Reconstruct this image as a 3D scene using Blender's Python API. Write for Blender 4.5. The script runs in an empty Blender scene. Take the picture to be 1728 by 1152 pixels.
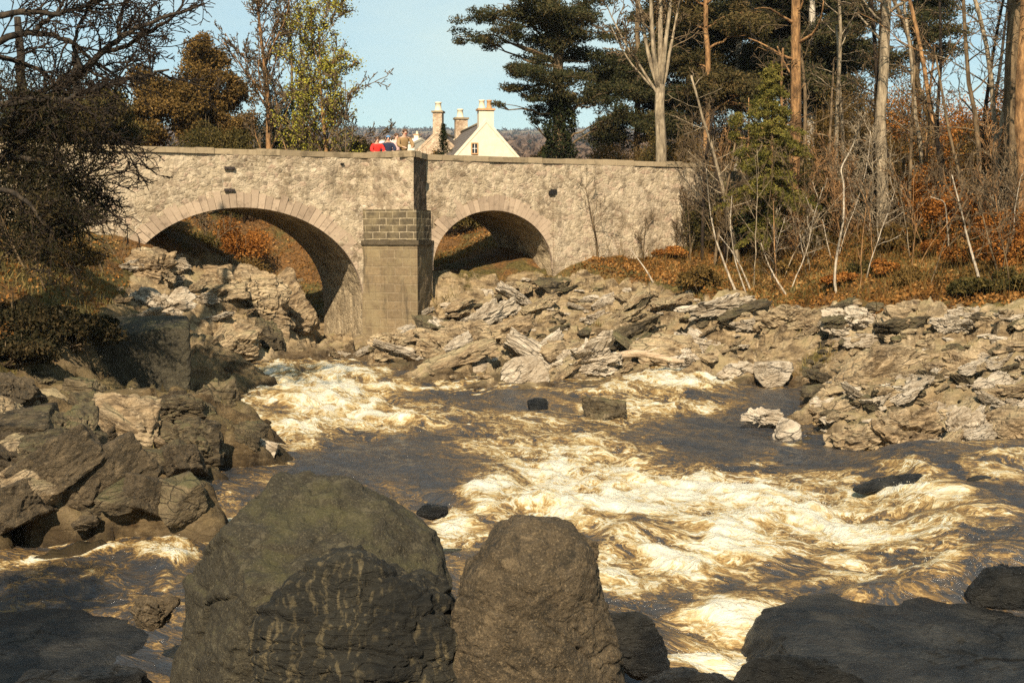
import bpy, bmesh, math, random
import numpy as np
from mathutils import Vector, Matrix

# ------------------------------------------------------------------ camera, sky, sun, exposure
SC = bpy.context.scene
COL = SC.collection
EYE = 5.0                      # lens height above the lowest water
FPX = 2374.0                   # focal length in pixels of the 1728 px wide photograph
PITCH = math.atan(166.0 / FPX)
cam_data = bpy.data.cameras.new('camera')
cam_data.sensor_width = 36.0
cam_data.lens = 36.0 * FPX / 1728.0
cam_data.clip_start = 0.1
cam_data.clip_end = 12000.0
cam = bpy.data.objects.new('camera', cam_data)
COL.objects.link(cam)
cam.location = (0, 0, EYE)
cam.rotation_euler = (math.pi / 2 - PITCH, 0, 0)
SC.camera = cam

SUN_EL = math.radians(37)
SUN_AZ = math.atan2(-0.14, -0.99)   # direction towards the sun: behind the camera, to its left
sun_vec = Vector((math.sin(SUN_AZ) * math.cos(SUN_EL), math.cos(SUN_AZ) * math.cos(SUN_EL), math.sin(SUN_EL)))
world = bpy.data.worlds.new('World')
SC.world = world
world.use_nodes = True
wn = world.node_tree
wn.nodes.clear()
w_out = wn.nodes.new('ShaderNodeOutputWorld')
w_bg = wn.nodes.new('ShaderNodeBackground')
w_sky = wn.nodes.new('ShaderNodeTexSky')
w_sky.sky_type = 'NISHITA'
w_sky.sun_disc = False
w_sky.sun_elevation = SUN_EL
w_sky.sun_rotation = SUN_AZ
w_sky.air_density = 1.0
w_sky.dust_density = 0.6
w_sky.ozone_density = 2.0
w_bg.inputs['Strength'].default_value = 0.074
w_tc = wn.nodes.new('ShaderNodeTexCoord')
w_map = wn.nodes.new('ShaderNodeMapping')
w_map.inputs['Scale'].default_value = (1.0, 1.0, 3.2)
w_no = wn.nodes.new('ShaderNodeTexNoise')
w_no.inputs['Scale'].default_value = 3.2
w_no.inputs['Detail'].default_value = 6.0
w_no.inputs['Roughness'].default_value = 0.55
w_rm = wn.nodes.new('ShaderNodeMapRange')
w_rm.inputs['From Min'].default_value = 0.36
w_rm.inputs['From Max'].default_value = 0.75
w_rm.inputs['To Max'].default_value = 0.8
w_mix = wn.nodes.new('ShaderNodeMix')
w_mix.data_type = 'RGBA'
w_mix.inputs[7].default_value = (6.9, 7.4, 7.2, 1)
wn.links.new(w_tc.outputs['Generated'], w_map.inputs['Vector'])
wn.links.new(w_map.outputs['Vector'], w_no.inputs['Vector'])
wn.links.new(w_no.outputs['Fac'], w_rm.inputs['Value'])
wn.links.new(w_rm.outputs['Result'], w_mix.inputs[0])
wn.links.new(w_sky.outputs['Color'], w_mix.inputs[6])
w_tint = wn.nodes.new('ShaderNodeMix')      # a slightly turquoise sky
w_tint.data_type = 'RGBA'
w_tint.blend_type = 'MULTIPLY'
w_tint.inputs[0].default_value = 1.0
w_tint.inputs[7].default_value = (0.93, 1.04, 0.955, 1)
wn.links.new(w_mix.outputs[2], w_tint.inputs[6])
wn.links.new(w_tint.outputs[2], w_bg.inputs['Color'])
wn.links.new(w_bg.outputs['Background'], w_out.inputs['Surface'])

sun_d = bpy.data.lights.new('sun', 'SUN')
sun_d.energy = 5.0
sun_d.angle = math.radians(0.5)
sun_d.color = (1.0, 0.85, 0.65)
sun_o = bpy.data.objects.new('sun', sun_d)
COL.objects.link(sun_o)
sun_o.location = (-20, -20, 40)
sun_o.rotation_euler = sun_vec.to_track_quat('Z', 'Y').to_euler()

SC.view_settings.view_transform = 'Standard'
SC.view_settings.look = 'None'
SC.view_settings.gamma = 1.0
SC.view_settings.exposure = 0.75
SC.cycles.max_bounces = 6
SC.cycles.diffuse_bounces = 3
SC.cycles.glossy_bounces = 3
SC.cycles.transmission_bounces = 3
SC.cycles.transparent_max_bounces = 4
SC.cycles.use_denoising = False

# ------------------------------------------------------------------ helpers
CP, SP = math.cos(PITCH), math.sin(PITCH)
def ray(px, py):
    xc, yc = (px - 864.0) / FPX, (576.0 - py) / FPX
    return Vector((xc, CP + yc * SP, -SP + yc * CP))
def at(px, py, D):
    d = ray(px, py)
    return Vector((0, 0, EYE)) + d * (D / d.y)
def project(X, Y, Z):
    """world arrays -> pixel arrays of the 1728 x 1152 photograph"""
    z = Z - EYE
    f = np.maximum(Y * CP - z * SP, 0.05)
    return 864 + FPX * X / f, 576 - FPX * (Y * SP + z * CP) / f

def tag(o, label=None, cat=None, group=None, kind=None):
    if label: o['label'] = label
    if cat: o['category'] = cat
    if group: o['group'] = group
    if kind: o['kind'] = kind
    return o
def empty(name, loc=(0, 0, 0), rz=0.0):
    o = bpy.data.objects.new(name, None)
    COL.objects.link(o)
    o.empty_display_size = 0.2
    o.location = loc
    o.rotation_euler = (0, 0, rz)
    return o
def link(name, me, parent=None, loc=None):
    o = bpy.data.objects.new(name, me)
    COL.objects.link(o)
    if parent: o.parent = parent
    if loc is not None: o.location = loc
    return o
def mesh(name, V, quads=None, tris=None, material=None, smooth=False, attrs=None, uv=None):
    V = np.asarray(V, dtype=np.float32).reshape(-1, 3)
    me = bpy.data.meshes.new(name)
    me.vertices.add(len(V))
    me.vertices.foreach_set('co', V.ravel())
    loops, starts, n = [], [], 0
    if quads is not None and len(quads):
        q = np.asarray(quads, dtype=np.int32).reshape(-1, 4)
        loops.append(q.ravel()); starts.append(np.arange(len(q), dtype=np.int32) * 4); n = q.size
    if tris is not None and len(tris):
        t = np.asarray(tris, dtype=np.int32).reshape(-1, 3)
        loops.append(t.ravel()); starts.append(np.arange(len(t), dtype=np.int32) * 3 + n)
    lp = np.concatenate(loops); st = np.concatenate(starts)
    me.loops.add(len(lp)); me.polygons.add(len(st))
    me.loops.foreach_set('vertex_index', lp)
    me.polygons.foreach_set('loop_start', st)
    me.polygons.foreach_set('use_smooth', np.full(len(st), bool(smooth)))
    if attrs:
        for k, a in attrs.items():
            at_ = me.attributes.new(k, 'FLOAT', 'POINT')
            at_.data.foreach_set('value', np.asarray(a, dtype=np.float32))
    me.update(calc_edges=True)
    if uv is not None:
        l = me.uv_layers.new(name='UVMap')
        l.data.foreach_set('uv', np.asarray(uv, dtype=np.float32)[lp].ravel())
    if material: me.materials.append(material)
    return me
class Geo:
    """collects boxes, prisms and tubes for ONE mesh"""
    def __init__(s): s.V, s.Q, s.T, s.n = [], [], [], 0
    def raw(s, V, Q=None, T=None):
        V = np.asarray(V, dtype=np.float32).reshape(-1, 3)
        if Q is not None and len(Q): s.Q.append(np.asarray(Q, dtype=np.int32).reshape(-1, 4) + s.n)
        if T is not None and len(T): s.T.append(np.asarray(T, dtype=np.int32).reshape(-1, 3) + s.n)
        s.V.append(V); s.n += len(V)
    def hexa(s, P):
        """8 corners: bottom loop 0-3 counter-clockwise, top loop 4-7"""
        s.raw(P, [(3, 2, 1, 0), (4, 5, 6, 7), (0, 1, 5, 4), (1, 2, 6, 5), (2, 3, 7, 6), (3, 0, 4, 7)])
    def box(s, x0, x1, y0, y1, z0, z1):
        s.hexa([(x0, y0, z0), (x1, y0, z0), (x1, y1, z0), (x0, y1, z0), (x0, y0, z1), (x1, y0, z1), (x1, y1, z1), (x0, y1, z1)])
    def tube(s, pts, rad, k=6, cap=True):
        pts = np.asarray(pts, dtype=np.float64); n = len(pts)
        rad = np.broadcast_to(np.asarray(rad, dtype=np.float64), (n,))
        tg = np.gradient(pts, axis=0); tg /= np.linalg.norm(tg, axis=1, keepdims=True) + 1e-9
        ref = np.array((0.0, 0.0, 1.0)) if abs(tg[0, 2]) < 0.9 else np.array((1.0, 0.0, 0.0))
        a = np.cross(tg, ref); a /= np.linalg.norm(a, axis=1, keepdims=True) + 1e-9
        b = np.cross(tg, a)
        th = np.arange(k) * 2 * math.pi / k
        ring = (pts[:, None, :] + rad[:, None, None] * (np.cos(th)[None, :, None] * a[:, None, :] + np.sin(th)[None, :, None] * b[:, None, :]))
        i = np.arange(n - 1)[:, None] * k; j = np.arange(k)[None, :]; j2 = (j + 1) % k
        Q = np.stack([i + j, i + j2, i + k + j2, i + k + j], axis=-1).reshape(-1, 4)
        V = ring.reshape(-1, 3)
        T = None
        if cap:
            V = np.vstack([V, pts[-1], pts[0]])
            T = [((n - 1) * k + q, (n - 1) * k + (q + 1) % k, n * k) for q in range(k)] + [((q + 1) % k, q, n * k + 1) for q in range(k)]
        s.raw(V, Q, T)
    def mesh(s, name, material=None, smooth=False, **kw):
        return mesh(name, np.vstack(s.V), np.vstack(s.Q) if s.Q else None, np.vstack(s.T) if s.T else None, material, smooth, **kw)
    def build(s, name, material=None, parent=None, smooth=False, **kw):
        return link(name, s.mesh(name, material, smooth, **kw), parent)

# ---- numpy noise
def _h(ix, iy, iz, seed):
    with np.errstate(over='ignore'):
        h = (ix.astype(np.int64) * 374761393 + iy.astype(np.int64) * 668265263 + iz.astype(np.int64) * 2147483647 + seed * 1274126177) & 0xFFFFFFFF
        h = ((h ^ (h >> 13)) * 1274126177) & 0xFFFFFFFF
        h = ((h ^ (h >> 16)) * 2246822519) & 0xFFFFFFFF
        h = h ^ (h >> 15)
    return (h & 0xFFFFFF).astype(np.float64) / 16777216.0
def vnoise(P, seed=0):
    P = np.asarray(P, dtype=np.float64)
    i = np.floor(P).astype(np.int64); f = P - i; f = f * f * f * (f * (f * 6 - 15) + 10)
    r = 0.0
    for dx in (0, 1):
        wx = f[:, 0] if dx else 1 - f[:, 0]
        for dy in (0, 1):
            wy = f[:, 1] if dy else 1 - f[:, 1]
            for dz in (0, 1):
                wz_ = f[:, 2] if dz else 1 - f[:, 2]
                r = r + wx * wy * wz_ * _h(i[:, 0] + dx, i[:, 1] + dy, i[:, 2] + dz, seed)
    return r * 2 - 1
def fbm(P, octv=4, seed=0, gain=0.5):
    P = np.asarray(P, dtype=np.float64); r = 0; a = 1.0
    for o in range(octv):
        r = r + a * vnoise(P, seed + o * 17); P = P * 2.03 + 11.3; a *= gain
    return r
def cells(x, y, seed):
    """2-D cellular noise: hash of the nearest cell, vector to its centre, distance to the cell border"""
    ix, iy = np.floor(x).astype(np.int64), np.floor(y).astype(np.int64)
    f1 = np.full(x.shape, 9.0); f2 = np.full(x.shape, 9.0)
    bh = np.zeros(x.shape); bh2 = np.zeros(x.shape); bh3 = np.zeros(x.shape); vx = np.zeros(x.shape); vy = np.zeros(x.shape)
    for dx in (-1, 0, 1):
        for dy in (-1, 0, 1):
            cx, cy = ix + dx, iy + dy
            h1 = _h(cx, cy, cx * 0 + 1, seed); h2 = _h(cx, cy, cx * 0 + 2, seed)
            ddx = x - (cx + 0.1 + 0.8 * h1); ddy = y - (cy + 0.1 + 0.8 * h2)
            d = np.sqrt(ddx * ddx + ddy * ddy)
            m = d < f1
            f2 = np.where(m, f1, np.minimum(f2, d))
            bh = np.where(m, _h(cx, cy, cx * 0 + 3, seed), bh); bh2 = np.where(m, h1, bh2); bh3 = np.where(m, h2, bh3)
            vx = np.where(m, ddx, vx); vy = np.where(m, ddy, vy)
            f1 = np.where(m, d, f1)
    return bh, bh2, bh3, vx, vy, f2 - f1
def cells3(P, seed):
    """3-D cellular noise (nearest of the eight surrounding cells): hashes, vector to the centre, distance to the border"""
    I = np.floor(P - 0.5).astype(np.int64); n = len(P)
    f1 = np.full(n, 9.0); f2 = np.full(n, 9.0); H = np.zeros((n, 4)); Vv = np.zeros((n, 3))
    for c in range(8):
        C = I + np.array((c & 1, (c >> 1) & 1, c >> 2)); o = C[:, 0] * 0
        h = [_h(C[:, 0], C[:, 1], C[:, 2], seed + q) for q in range(4)]
        d3 = P - (C + 0.2 + 0.6 * np.stack(h[:3], 1)); d = np.sqrt((d3 * d3).sum(1)); m = d < f1
        f2 = np.where(m, f1, np.minimum(f2, d)); H[m] = np.stack(h, 1)[m]; Vv[m] = d3[m]; f1 = np.where(m, d, f1)
    return H, Vv, f2 - f1
def sstep(a, b, x):
    t = np.clip((x - a) / (b - a), 0, 1); return t * t * (3 - 2 * t)
# ------------------------------------------------------------------ materials
class NT:
    def __init__(s, name):
        s.m = bpy.data.materials.new(name); s.m.use_nodes = True
        s.t = s.m.node_tree; s.t.nodes.clear()
        s.out = s.t.nodes.new('ShaderNodeOutputMaterial')
    def n(s, typ, ins=None, **props):
        nd = s.t.nodes.new('ShaderNode' + typ)
        for k, v in props.items(): setattr(nd, k, v)
        for k, v in (ins or {}).items():
            if isinstance(v, bpy.types.NodeSocket): s.t.links.new(v, nd.inputs[k])
            elif v is not None: nd.inputs[k].default_value = v
        return nd
    def coord(s, kind='Object', scale=(1, 1, 1), rot=(0, 0, 0), warp=0.0, wscale=1.0):
        c = s.n('TexCoord').outputs[kind]
        if warp:
            nz = s.n('TexNoise', {'Vector': c, 'Scale': wscale, 'Detail': 3.0}).outputs['Color']
            c = s.n('VectorMath', {0: c, 1: s.n('VectorMath', {0: nz, 'Scale': warp}, operation='SCALE').outputs[0]}, operation='ADD').outputs[0]
        return s.n('Mapping', {'Vector': c, 'Scale': scale, 'Rotation': rot}).outputs[0]
    def noise(s, v, scale, detail=5.0, rough=0.6, dist=0.0):
        return s.n('TexNoise', {'Vector': v, 'Scale': scale, 'Detail': detail, 'Roughness': rough, 'Distortion': dist}).outputs['Fac']
    def ramp(s, f, stops, interp='LINEAR'):
        r = s.n('ValToRGB', {'Fac': f}); cr = r.color_ramp; cr.interpolation = interp
        while len(cr.elements) < len(stops): cr.elements.new(0.5)
        for e, (p, c) in zip(cr.elements, stops):
            e.position = p; e.color = (c, c, c, 1) if isinstance(c, (int, float)) else (*c, 1)
        return r.outputs['Color']
    def mix(s, f, a, b, blend='MIX'):
        c4 = lambda c: c if isinstance(c, bpy.types.NodeSocket) else ((c, c, c, 1) if isinstance(c, (int, float)) else (*c, 1))
        return s.n('Mix', {0: f, 6: c4(a), 7: c4(b)}, data_type='RGBA', blend_type=blend).outputs[2]
    def math(s, op, a, b=None, clamp=False):
        return s.n('Math', {0: a, 1: b}, operation=op, use_clamp=clamp).outputs[0]
    def mr(s, v, a, b, c=0.0, d=1.0):
        return s.n('MapRange', {'Value': v, 'From Min': a, 'From Max': b, 'To Min': c, 'To Max': d}).outputs[0]
    def bump(s, h, strength=0.5, dist=0.05, normal=None):
        return s.n('Bump', {'Height': h, 'Strength': strength, 'Distance': dist, 'Normal': normal}).outputs[0]
    def attr(s, name): return s.n('Attribute', attribute_name=name).outputs['Fac']
    def done(s, color, rough=0.9, normal=None, spec=0.25, **kw):
        c = color if isinstance(color, bpy.types.NodeSocket) else (*color, 1)
        b = s.n('BsdfPrincipled', {'Base Color': c, 'Roughness': rough, 'Normal': normal, 'Specular IOR Level': spec, **kw})
        s.t.links.new(b.outputs[0], s.out.inputs['Surface']); return s.m

def rock_nodes(g, base, dark, light, moss=None, moss_amt=0.5, strata=(1.0, 1.0, 4.0), rot=(0.5, 0.35, 0.4), crack=0.6, sc=1.0, streak=None, lichen=0.5, specks=False):
    """colour and normal of weathered rock; object space"""
    rnd = g.n('ObjectInfo').outputs['Random']
    v = g.coord(warp=0.18, wscale=2.0)
    v = g.n('VectorMath', {0: v, 1: g.n('CombineXYZ', {'X': g.math('MULTIPLY', rnd, 37.0), 'Y': g.math('MULTIPLY', rnd, 91.0), 'Z': 0.0}).outputs[0]}, operation='ADD').outputs[0]
    vs = g.n('Mapping', {'Vector': v, 'Scale': strata, 'Rotation': rot}).outputs[0]
    n1 = g.noise(v, 0.9 * sc, 5, 0.6)
    n2 = g.noise(vs, 2.4 * sc, 7, 0.68)
    n3 = g.noise(v, 13 * sc, 6, 0.75)
    c = g.mix(g.mr(n2, 0.38, 0.62), dark, base)
    c = g.mix(g.mr(n1, 0.44, 0.66, 0, 0.9), c, light)
    lic = g.math('MULTIPLY', g.mr(g.noise(v, 6.5 * sc, 8, 0.8), 0.54, 0.64), lichen)
    c = g.mix(lic, c, tuple(min(0.75, x * 1.35 + 0.03) for x in light))
    drk = g.mr(n3, 0.42, 0.30, 0, 0.6)
    c = g.mix(drk, c, tuple(x * 0.35 for x in dark))
    if specks:
        fr = g.noise(v, 46.0, 3, 0.8)
        c = g.mix(g.mr(fr, 0.56, 0.66, 0, 0.65), c, tuple(x * 2.6 for x in light))
        c = g.mix(g.mr(fr, 0.44, 0.34, 0, 0.75), c, (0.010, 0.009, 0.006))
        c = g.mix(g.mr(g.noise(v, 4.5, 7, 0.8), 0.55, 0.61, 0, 0.55), c, tuple(x * 1.9 for x in light))
        c = g.mix(g.mr(g.noise(v, 3.1, 7, 0.75), 0.56, 0.63, 0, 0.6), c, (0.016, 0.014, 0.009))
    vor = g.n('TexVoronoi', {'Vector': vs, 'Scale': 1.25 * sc, 'Randomness': 1.0}, feature='DISTANCE_TO_EDGE').outputs['Distance']
    ck = g.mr(vor, 0.0, 0.045, 1.0, 0.0)
    ckm = g.math('MULTIPLY', g.math('MULTIPLY', ck, g.mr(n1, 0.42, 0.58)), crack)
    c = g.mix(ckm, c, (0.012, 0.010, 0.008))
    if streak:
        vv = g.coord(scale=(12, 12, 1.9), rot=(0.15, 0.3, 0), warp=0.55, wscale=1.3)
        sn = g.noise(vv, 1.3, 4, 0.55)
        c = g.mix(g.math('MULTIPLY', g.mr(sn, 0.53, 0.66), g.mr(n1, 0.35, 0.6)), c, streak)
    if moss:
        nz = g.n('SeparateXYZ', {'Vector': g.n('NewGeometry').outputs['Normal']}).outputs['Z']
        mm = g.math('MULTIPLY', g.mr(g.math('ADD', nz, g.math('MULTIPLY', g.math('SUBTRACT', n2, 0.5), 1.4)), 0.35, 0.8), g.mr(n1, 0.42, 0.6, 0, moss_amt))
        c = g.mix(mm, c, g.mix(n3, moss, tuple(x * 1.8 for x in moss)))
    hgt = g.math('ADD', g.math('MULTIPLY', n2, 1.0), g.math('ADD', g.math('MULTIPLY', n3, 0.35), g.math('MULTIPLY', ckm, -0.8)))
    return c, hgt
def rock_mat(name, *a, rough=0.85, spec=0.3, bs=0.9, bd=0.12, **kw):
    g = NT(name); c, h = rock_nodes(g, *a, **kw)
    return g.done(c, rough, g.bump(h, bs, bd), spec)

M = {}
M['rock_bank'] = rock_mat('grey_tan_rock', (0.36, 0.255, 0.14), (0.075, 0.050, 0.027), (0.52, 0.40, 0.245), moss=(0.09, 0.085, 0.03), moss_amt=0.45)
M['rock_pale'] = rock_mat('pale_rock', (0.45, 0.37, 0.265), (0.22, 0.165, 0.105), (0.57, 0.49, 0.375), crack=0.8, lichen=0.3)
M['rock_mossy'] = rock_mat('mossy_rock', (0.105, 0.078, 0.042), (0.016, 0.013, 0.008), (0.22, 0.165, 0.09), moss=(0.05, 0.05, 0.018), moss_amt=0.75, lichen=0.45)
M['rock_dark'] = rock_mat('dark_boulder_rock', (0.046, 0.038, 0.022), (0.030, 0.025, 0.015), (0.062, 0.052, 0.031), crack=0.1, sc=2.2, strata=(1, 1, 1.6), lichen=0.35, bd=0.09, moss=(0.055, 0.05, 0.016), moss_amt=0.5, specks=True)
M['rock_brown'] = rock_mat('brown_boulder_rock', (0.070, 0.050, 0.026), (0.034, 0.026, 0.015), (0.105, 0.076, 0.042), crack=0.15, sc=2.2, strata=(1, 1, 1.3), lichen=0.35, bd=0.10, specks=True)
M['rock_veined'] = rock_mat('veined_dark_rock', (0.022, 0.020, 0.014), (0.009, 0.009, 0.007), (0.042, 0.037, 0.024), crack=0.2, sc=1.6, streak=(0.16, 0.125, 0.065), lichen=0.15, bd=0.16)
M['rock_wet'] = rock_mat('wet_black_rock', (0.011, 0.012, 0.012), (0.004, 0.0045, 0.005), (0.040, 0.037, 0.030), rough=0.40, spec=0.3, crack=0.2, lichen=0.12, sc=1.8, bd=0.14)

def ground_mat():
    g = NT('bank_ground')
    rc, rh = rock_nodes(g, (0.33, 0.235, 0.125), (0.070, 0.047, 0.025), (0.48, 0.37, 0.225), moss=(0.10, 0.085, 0.028), moss_amt=0.6, sc=0.8, strata=(1, 1, 3.0), crack=0.2)
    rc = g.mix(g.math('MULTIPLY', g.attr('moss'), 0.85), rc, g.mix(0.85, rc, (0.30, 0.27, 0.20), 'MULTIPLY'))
    v = g.coord()
    a = g.noise(v, 0.55, 5, 0.6); b = g.noise(v, 9.0, 6, 0.8); e = g.noise(v, 34.0, 3, 0.8)
    soil = g.ramp(g.math('ADD', g.math('MULTIPLY', b, 0.6), g.math('MULTIPLY', e, 0.4)),
                  [(0.36, (0.02, 0.013, 0.006)), (0.47, (0.085, 0.047, 0.017)), (0.56, (0.21, 0.10, 0.030)), (0.68, (0.34, 0.19, 0.07))])
    grass = g.ramp(b, [(0.35, (0.025, 0.024, 0.008)), (0.55, (0.10, 0.085, 0.025)), (0.7, (0.22, 0.17, 0.06))])
    soil = g.mix(g.mr(a, 0.46, 0.58, 0, 0.85), soil, grass)
    rc = g.mix(g.math('MULTIPLY', g.attr('wet'), 0.85), rc, g.mix(1.0, rc, (0.22, 0.20, 0.18), 'MULTIPLY'))
    f = g.mr(g.math('ADD', g.attr('rock'), g.math('MULTIPLY', g.math('SUBTRACT', g.noise(v, 1.7, 6, 0.7), 0.5), 1.3)), 0.40, 0.56)
    c = g.mix(f, soil, rc)
    return g.done(c, 0.92, g.bump(g.math('ADD', rh, g.math('MULTIPLY', b, 0.5)), 0.9, 0.12), 0.2)
M['ground'] = ground_mat()

def water_mat():
    g = NT('peaty_river_water')
    fo = g.attr('foam')
    uv = g.n('UVMap').outputs[0]
    w1 = g.n('TexNoise', {'Vector': uv, 'Scale': 0.55, 'Detail': 4.0}).outputs['Color']
    v = g.n('VectorMath', {0: uv, 1: g.n('VectorMath', {0: w1, 'Scale': 1.6}, operation='SCALE').outputs[0]}, operation='ADD').outputs[0]
    w2 = g.n('TexNoise', {'Vector': v, 'Scale': 2.6, 'Detail': 3.0}).outputs['Color']
    v = g.n('VectorMath', {0: v, 1: g.n('VectorMath', {0: w2, 'Scale': 0.34}, operation='SCALE').outputs[0]}, operation='ADD').outputs[0]
    vs = g.n('Mapping', {'Vector': v, 'Scale': (0.62, 1.0, 1.0)}).outputs[0]
    big = g.noise(vs, 0.85, 5, 0.6)
    mid = g.noise(vs, 2.7, 6, 0.65)
    fin = g.noise(vs, 9.5, 6, 0.75)
    rid = lambda sc, w, d: g.mr(g.math('ABSOLUTE', g.math('SUBTRACT', g.noise(vs, sc, d, 0.62), 0.5)), 0.0, w, 1.0, 0.0)
    lace = g.math('ADD', g.math('MULTIPLY', rid(1.7, 0.045, 6), 0.30), g.math('MULTIPLY', rid(4.2, 0.05, 5), 0.20))
    tot = g.math('ADD', g.math('MULTIPLY', g.math('SUBTRACT', big, 0.5), 1.5), g.math('ADD', g.math('MULTIPLY', g.math('SUBTRACT', mid, 0.5), 1.25), g.math('MULTIPLY', g.math('SUBTRACT', fin, 0.5), 0.75)))
    tot = g.math('ADD', g.math('MULTIPLY', tot, g.mr(fo, 0.02, 0.35, 0.35, 1.0)), g.math('ADD', fo, g.math('MULTIPLY', lace, g.mr(fo, 0.05, 0.4, 0.6, 1.0))))
    c = g.ramp(tot, [(0.10, (0.034, 0.037, 0.042)), (0.27, (0.058, 0.050, 0.042)), (0.40, (0.125, 0.080, 0.036)), (0.52, (0.25, 0.150, 0.050)), (0.64, (0.40, 0.285, 0.120)), (0.78, (0.53, 0.45, 0.275)), (0.98, (0.61, 0.58, 0.47))])
    rough = g.mr(tot, 0.3, 0.7, 0.16, 0.8)
    rp = g.n('Mapping', {'Vector': v, 'Scale': (1.5, 1.0, 1.0)}).outputs[0]
    rip = g.math('ADD', g.noise(rp, 3.2, 5, 0.6), g.math('MULTIPLY', g.noise(rp, 11.0, 4, 0.6), 0.4))
    h = g.math('ADD', g.math('MULTIPLY', rip, 0.8), g.math('MULTIPLY', tot, 0.35))
    return g.done(c, rough, g.bump(h, 0.8, 0.14), 0.6, IOR=1.33)
M['water'] = water_mat()

def stone_mat(name, tones, mortar, cell=(4.4, 4.4, 7.0), joint=0.05, blotch=(0.62, 0.52, 0.38), bl=0.42, moss=0.0):
    """rubble masonry: random stones in mortar"""
    g = NT(name)
    v = g.coord(warp=0.05, wscale=5.0)
    vs = g.n('Mapping', {'Vector': v, 'Scale': cell}).outputs[0]
    vo = g.n('TexVoronoi', {'Vector': vs, 'Scale': 1.0}, feature='F1')
    ed = g.n('TexVoronoi', {'Vector': vs, 'Scale': 1.0}, feature='DISTANCE_TO_EDGE').outputs['Distance']
    pick = g.n('SeparateColor', {'Color': vo.outputs['Color']}).outputs[0]
    c = g.ramp(pick, [(i / max(1, len(tones) - 1), t) for i, t in enumerate(tones)])
    n1 = g.noise(v, 0.55, 6, 0.62); n2 = g.noise(v, 7.0, 6, 0.72); n3 = g.noise(v, 30.0, 4, 0.7)
    c = g.mix(g.mr(n2, 0.40, 0.66, 0.0, 0.40), c, tuple(x * 1.2 for x in blotch))
    m = g.math('MULTIPLY', g.mr(ed, joint * 0.5, joint * 2.2, 0.8, 0.0), g.mr(n2, 0.34, 0.60, 0.0, 1.0))
    c = g.mix(m, c, mortar)
    c = g.mix(g.mr(n1, 0.46, 0.64, 0, bl), c, blotch)
    c = g.mix(g.mr(g.noise(v, 1.6, 7, 0.72), 0.56, 0.70, 0, 0.6), c, tuple(x * 0.38 for x in tones[0]))
    c = g.mix(g.mr(n3, 0.45, 0.34, 0, 0.8), c, (0.07, 0.052, 0.034))
    c = g.mix(g.mr(g.noise(v, 12.0, 6, 0.8), 0.44, 0.34, 0, 0.7), c, (0.11, 0.08, 0.05))
    c = g.mix(g.mr(g.noise(v, 4.2, 7, 0.8), 0.60, 0.68, 0, 0.6), c, (0.72, 0.66, 0.54))
    c = g.mix(g.mr(g.noise(v, 0.9, 6, 0.65), 0.50, 0.62, 0, 0.55), c, (tones[0][0] * 0.8, tones[0][1] * 0.72, tones[0][2] * 0.62))
    st = g.noise(g.n('Mapping', {'Vector': v, 'Scale': (2.2, 2.2, 0.35)}).outputs[0], 1.0, 5, 0.6)
    c = g.mix(g.mr(st, 0.55, 0.68, 0, 0.4), c, tuple(x * 0.5 for x in tones[0]))
    c = g.mix(g.mr(g.noise(v, 2.7, 8, 0.8), 0.545, 0.60, 0, 0.6), c, tuple(min(0.8, x * 1.3) for x in blotch))
    c = g.mix(g.mr(g.noise(v, 3.3, 8, 0.85), 0.56, 0.62, 0, 0.7), c, tuple(x * 0.55 for x in tones[0]))
    if moss: c = g.mix(g.mr(g.noise(v, 2.0, 6, 0.7), 0.45, 0.6, 0, moss), c, (0.10, 0.085, 0.03))
    h = g.math('ADD', g.mr(ed, 0.0, joint * 3, 0.0, 0.4), g.math('ADD', g.math('MULTIPLY', n2, 1.1), g.math('MULTIPLY', n3, 0.5)))
    return g.done(c, 0.92, g.bump(h, 0.8, 0.035), 0.2)
M['wall'] = stone_mat('rubble_stone', [(0.150, 0.110, 0.070), (0.31, 0.240, 0.150), (0.42, 0.335, 0.220), (0.34, 0.232, 0.160)], (0.45, 0.37, 0.255), blotch=(0.45, 0.368, 0.258))
M['vault'] = stone_mat('vault_stone', [(0.18, 0.135, 0.08), (0.36, 0.275, 0.165), (0.50, 0.39, 0.24)], (0.48, 0.385, 0.25), blotch=(0.44, 0.35, 0.22), bl=0.3)
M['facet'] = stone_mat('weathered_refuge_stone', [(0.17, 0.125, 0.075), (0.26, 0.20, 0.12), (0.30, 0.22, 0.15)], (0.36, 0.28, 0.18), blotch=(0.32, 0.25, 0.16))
M['roadside_wall'] = stone_mat('mossy_dark_wall_stone', [(0.07, 0.055, 0.035), (0.12, 0.09, 0.055), (0.16, 0.12, 0.075)], (0.13, 0.10, 0.06), blotch=(0.11, 0.085, 0.045), moss=0.8)
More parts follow.
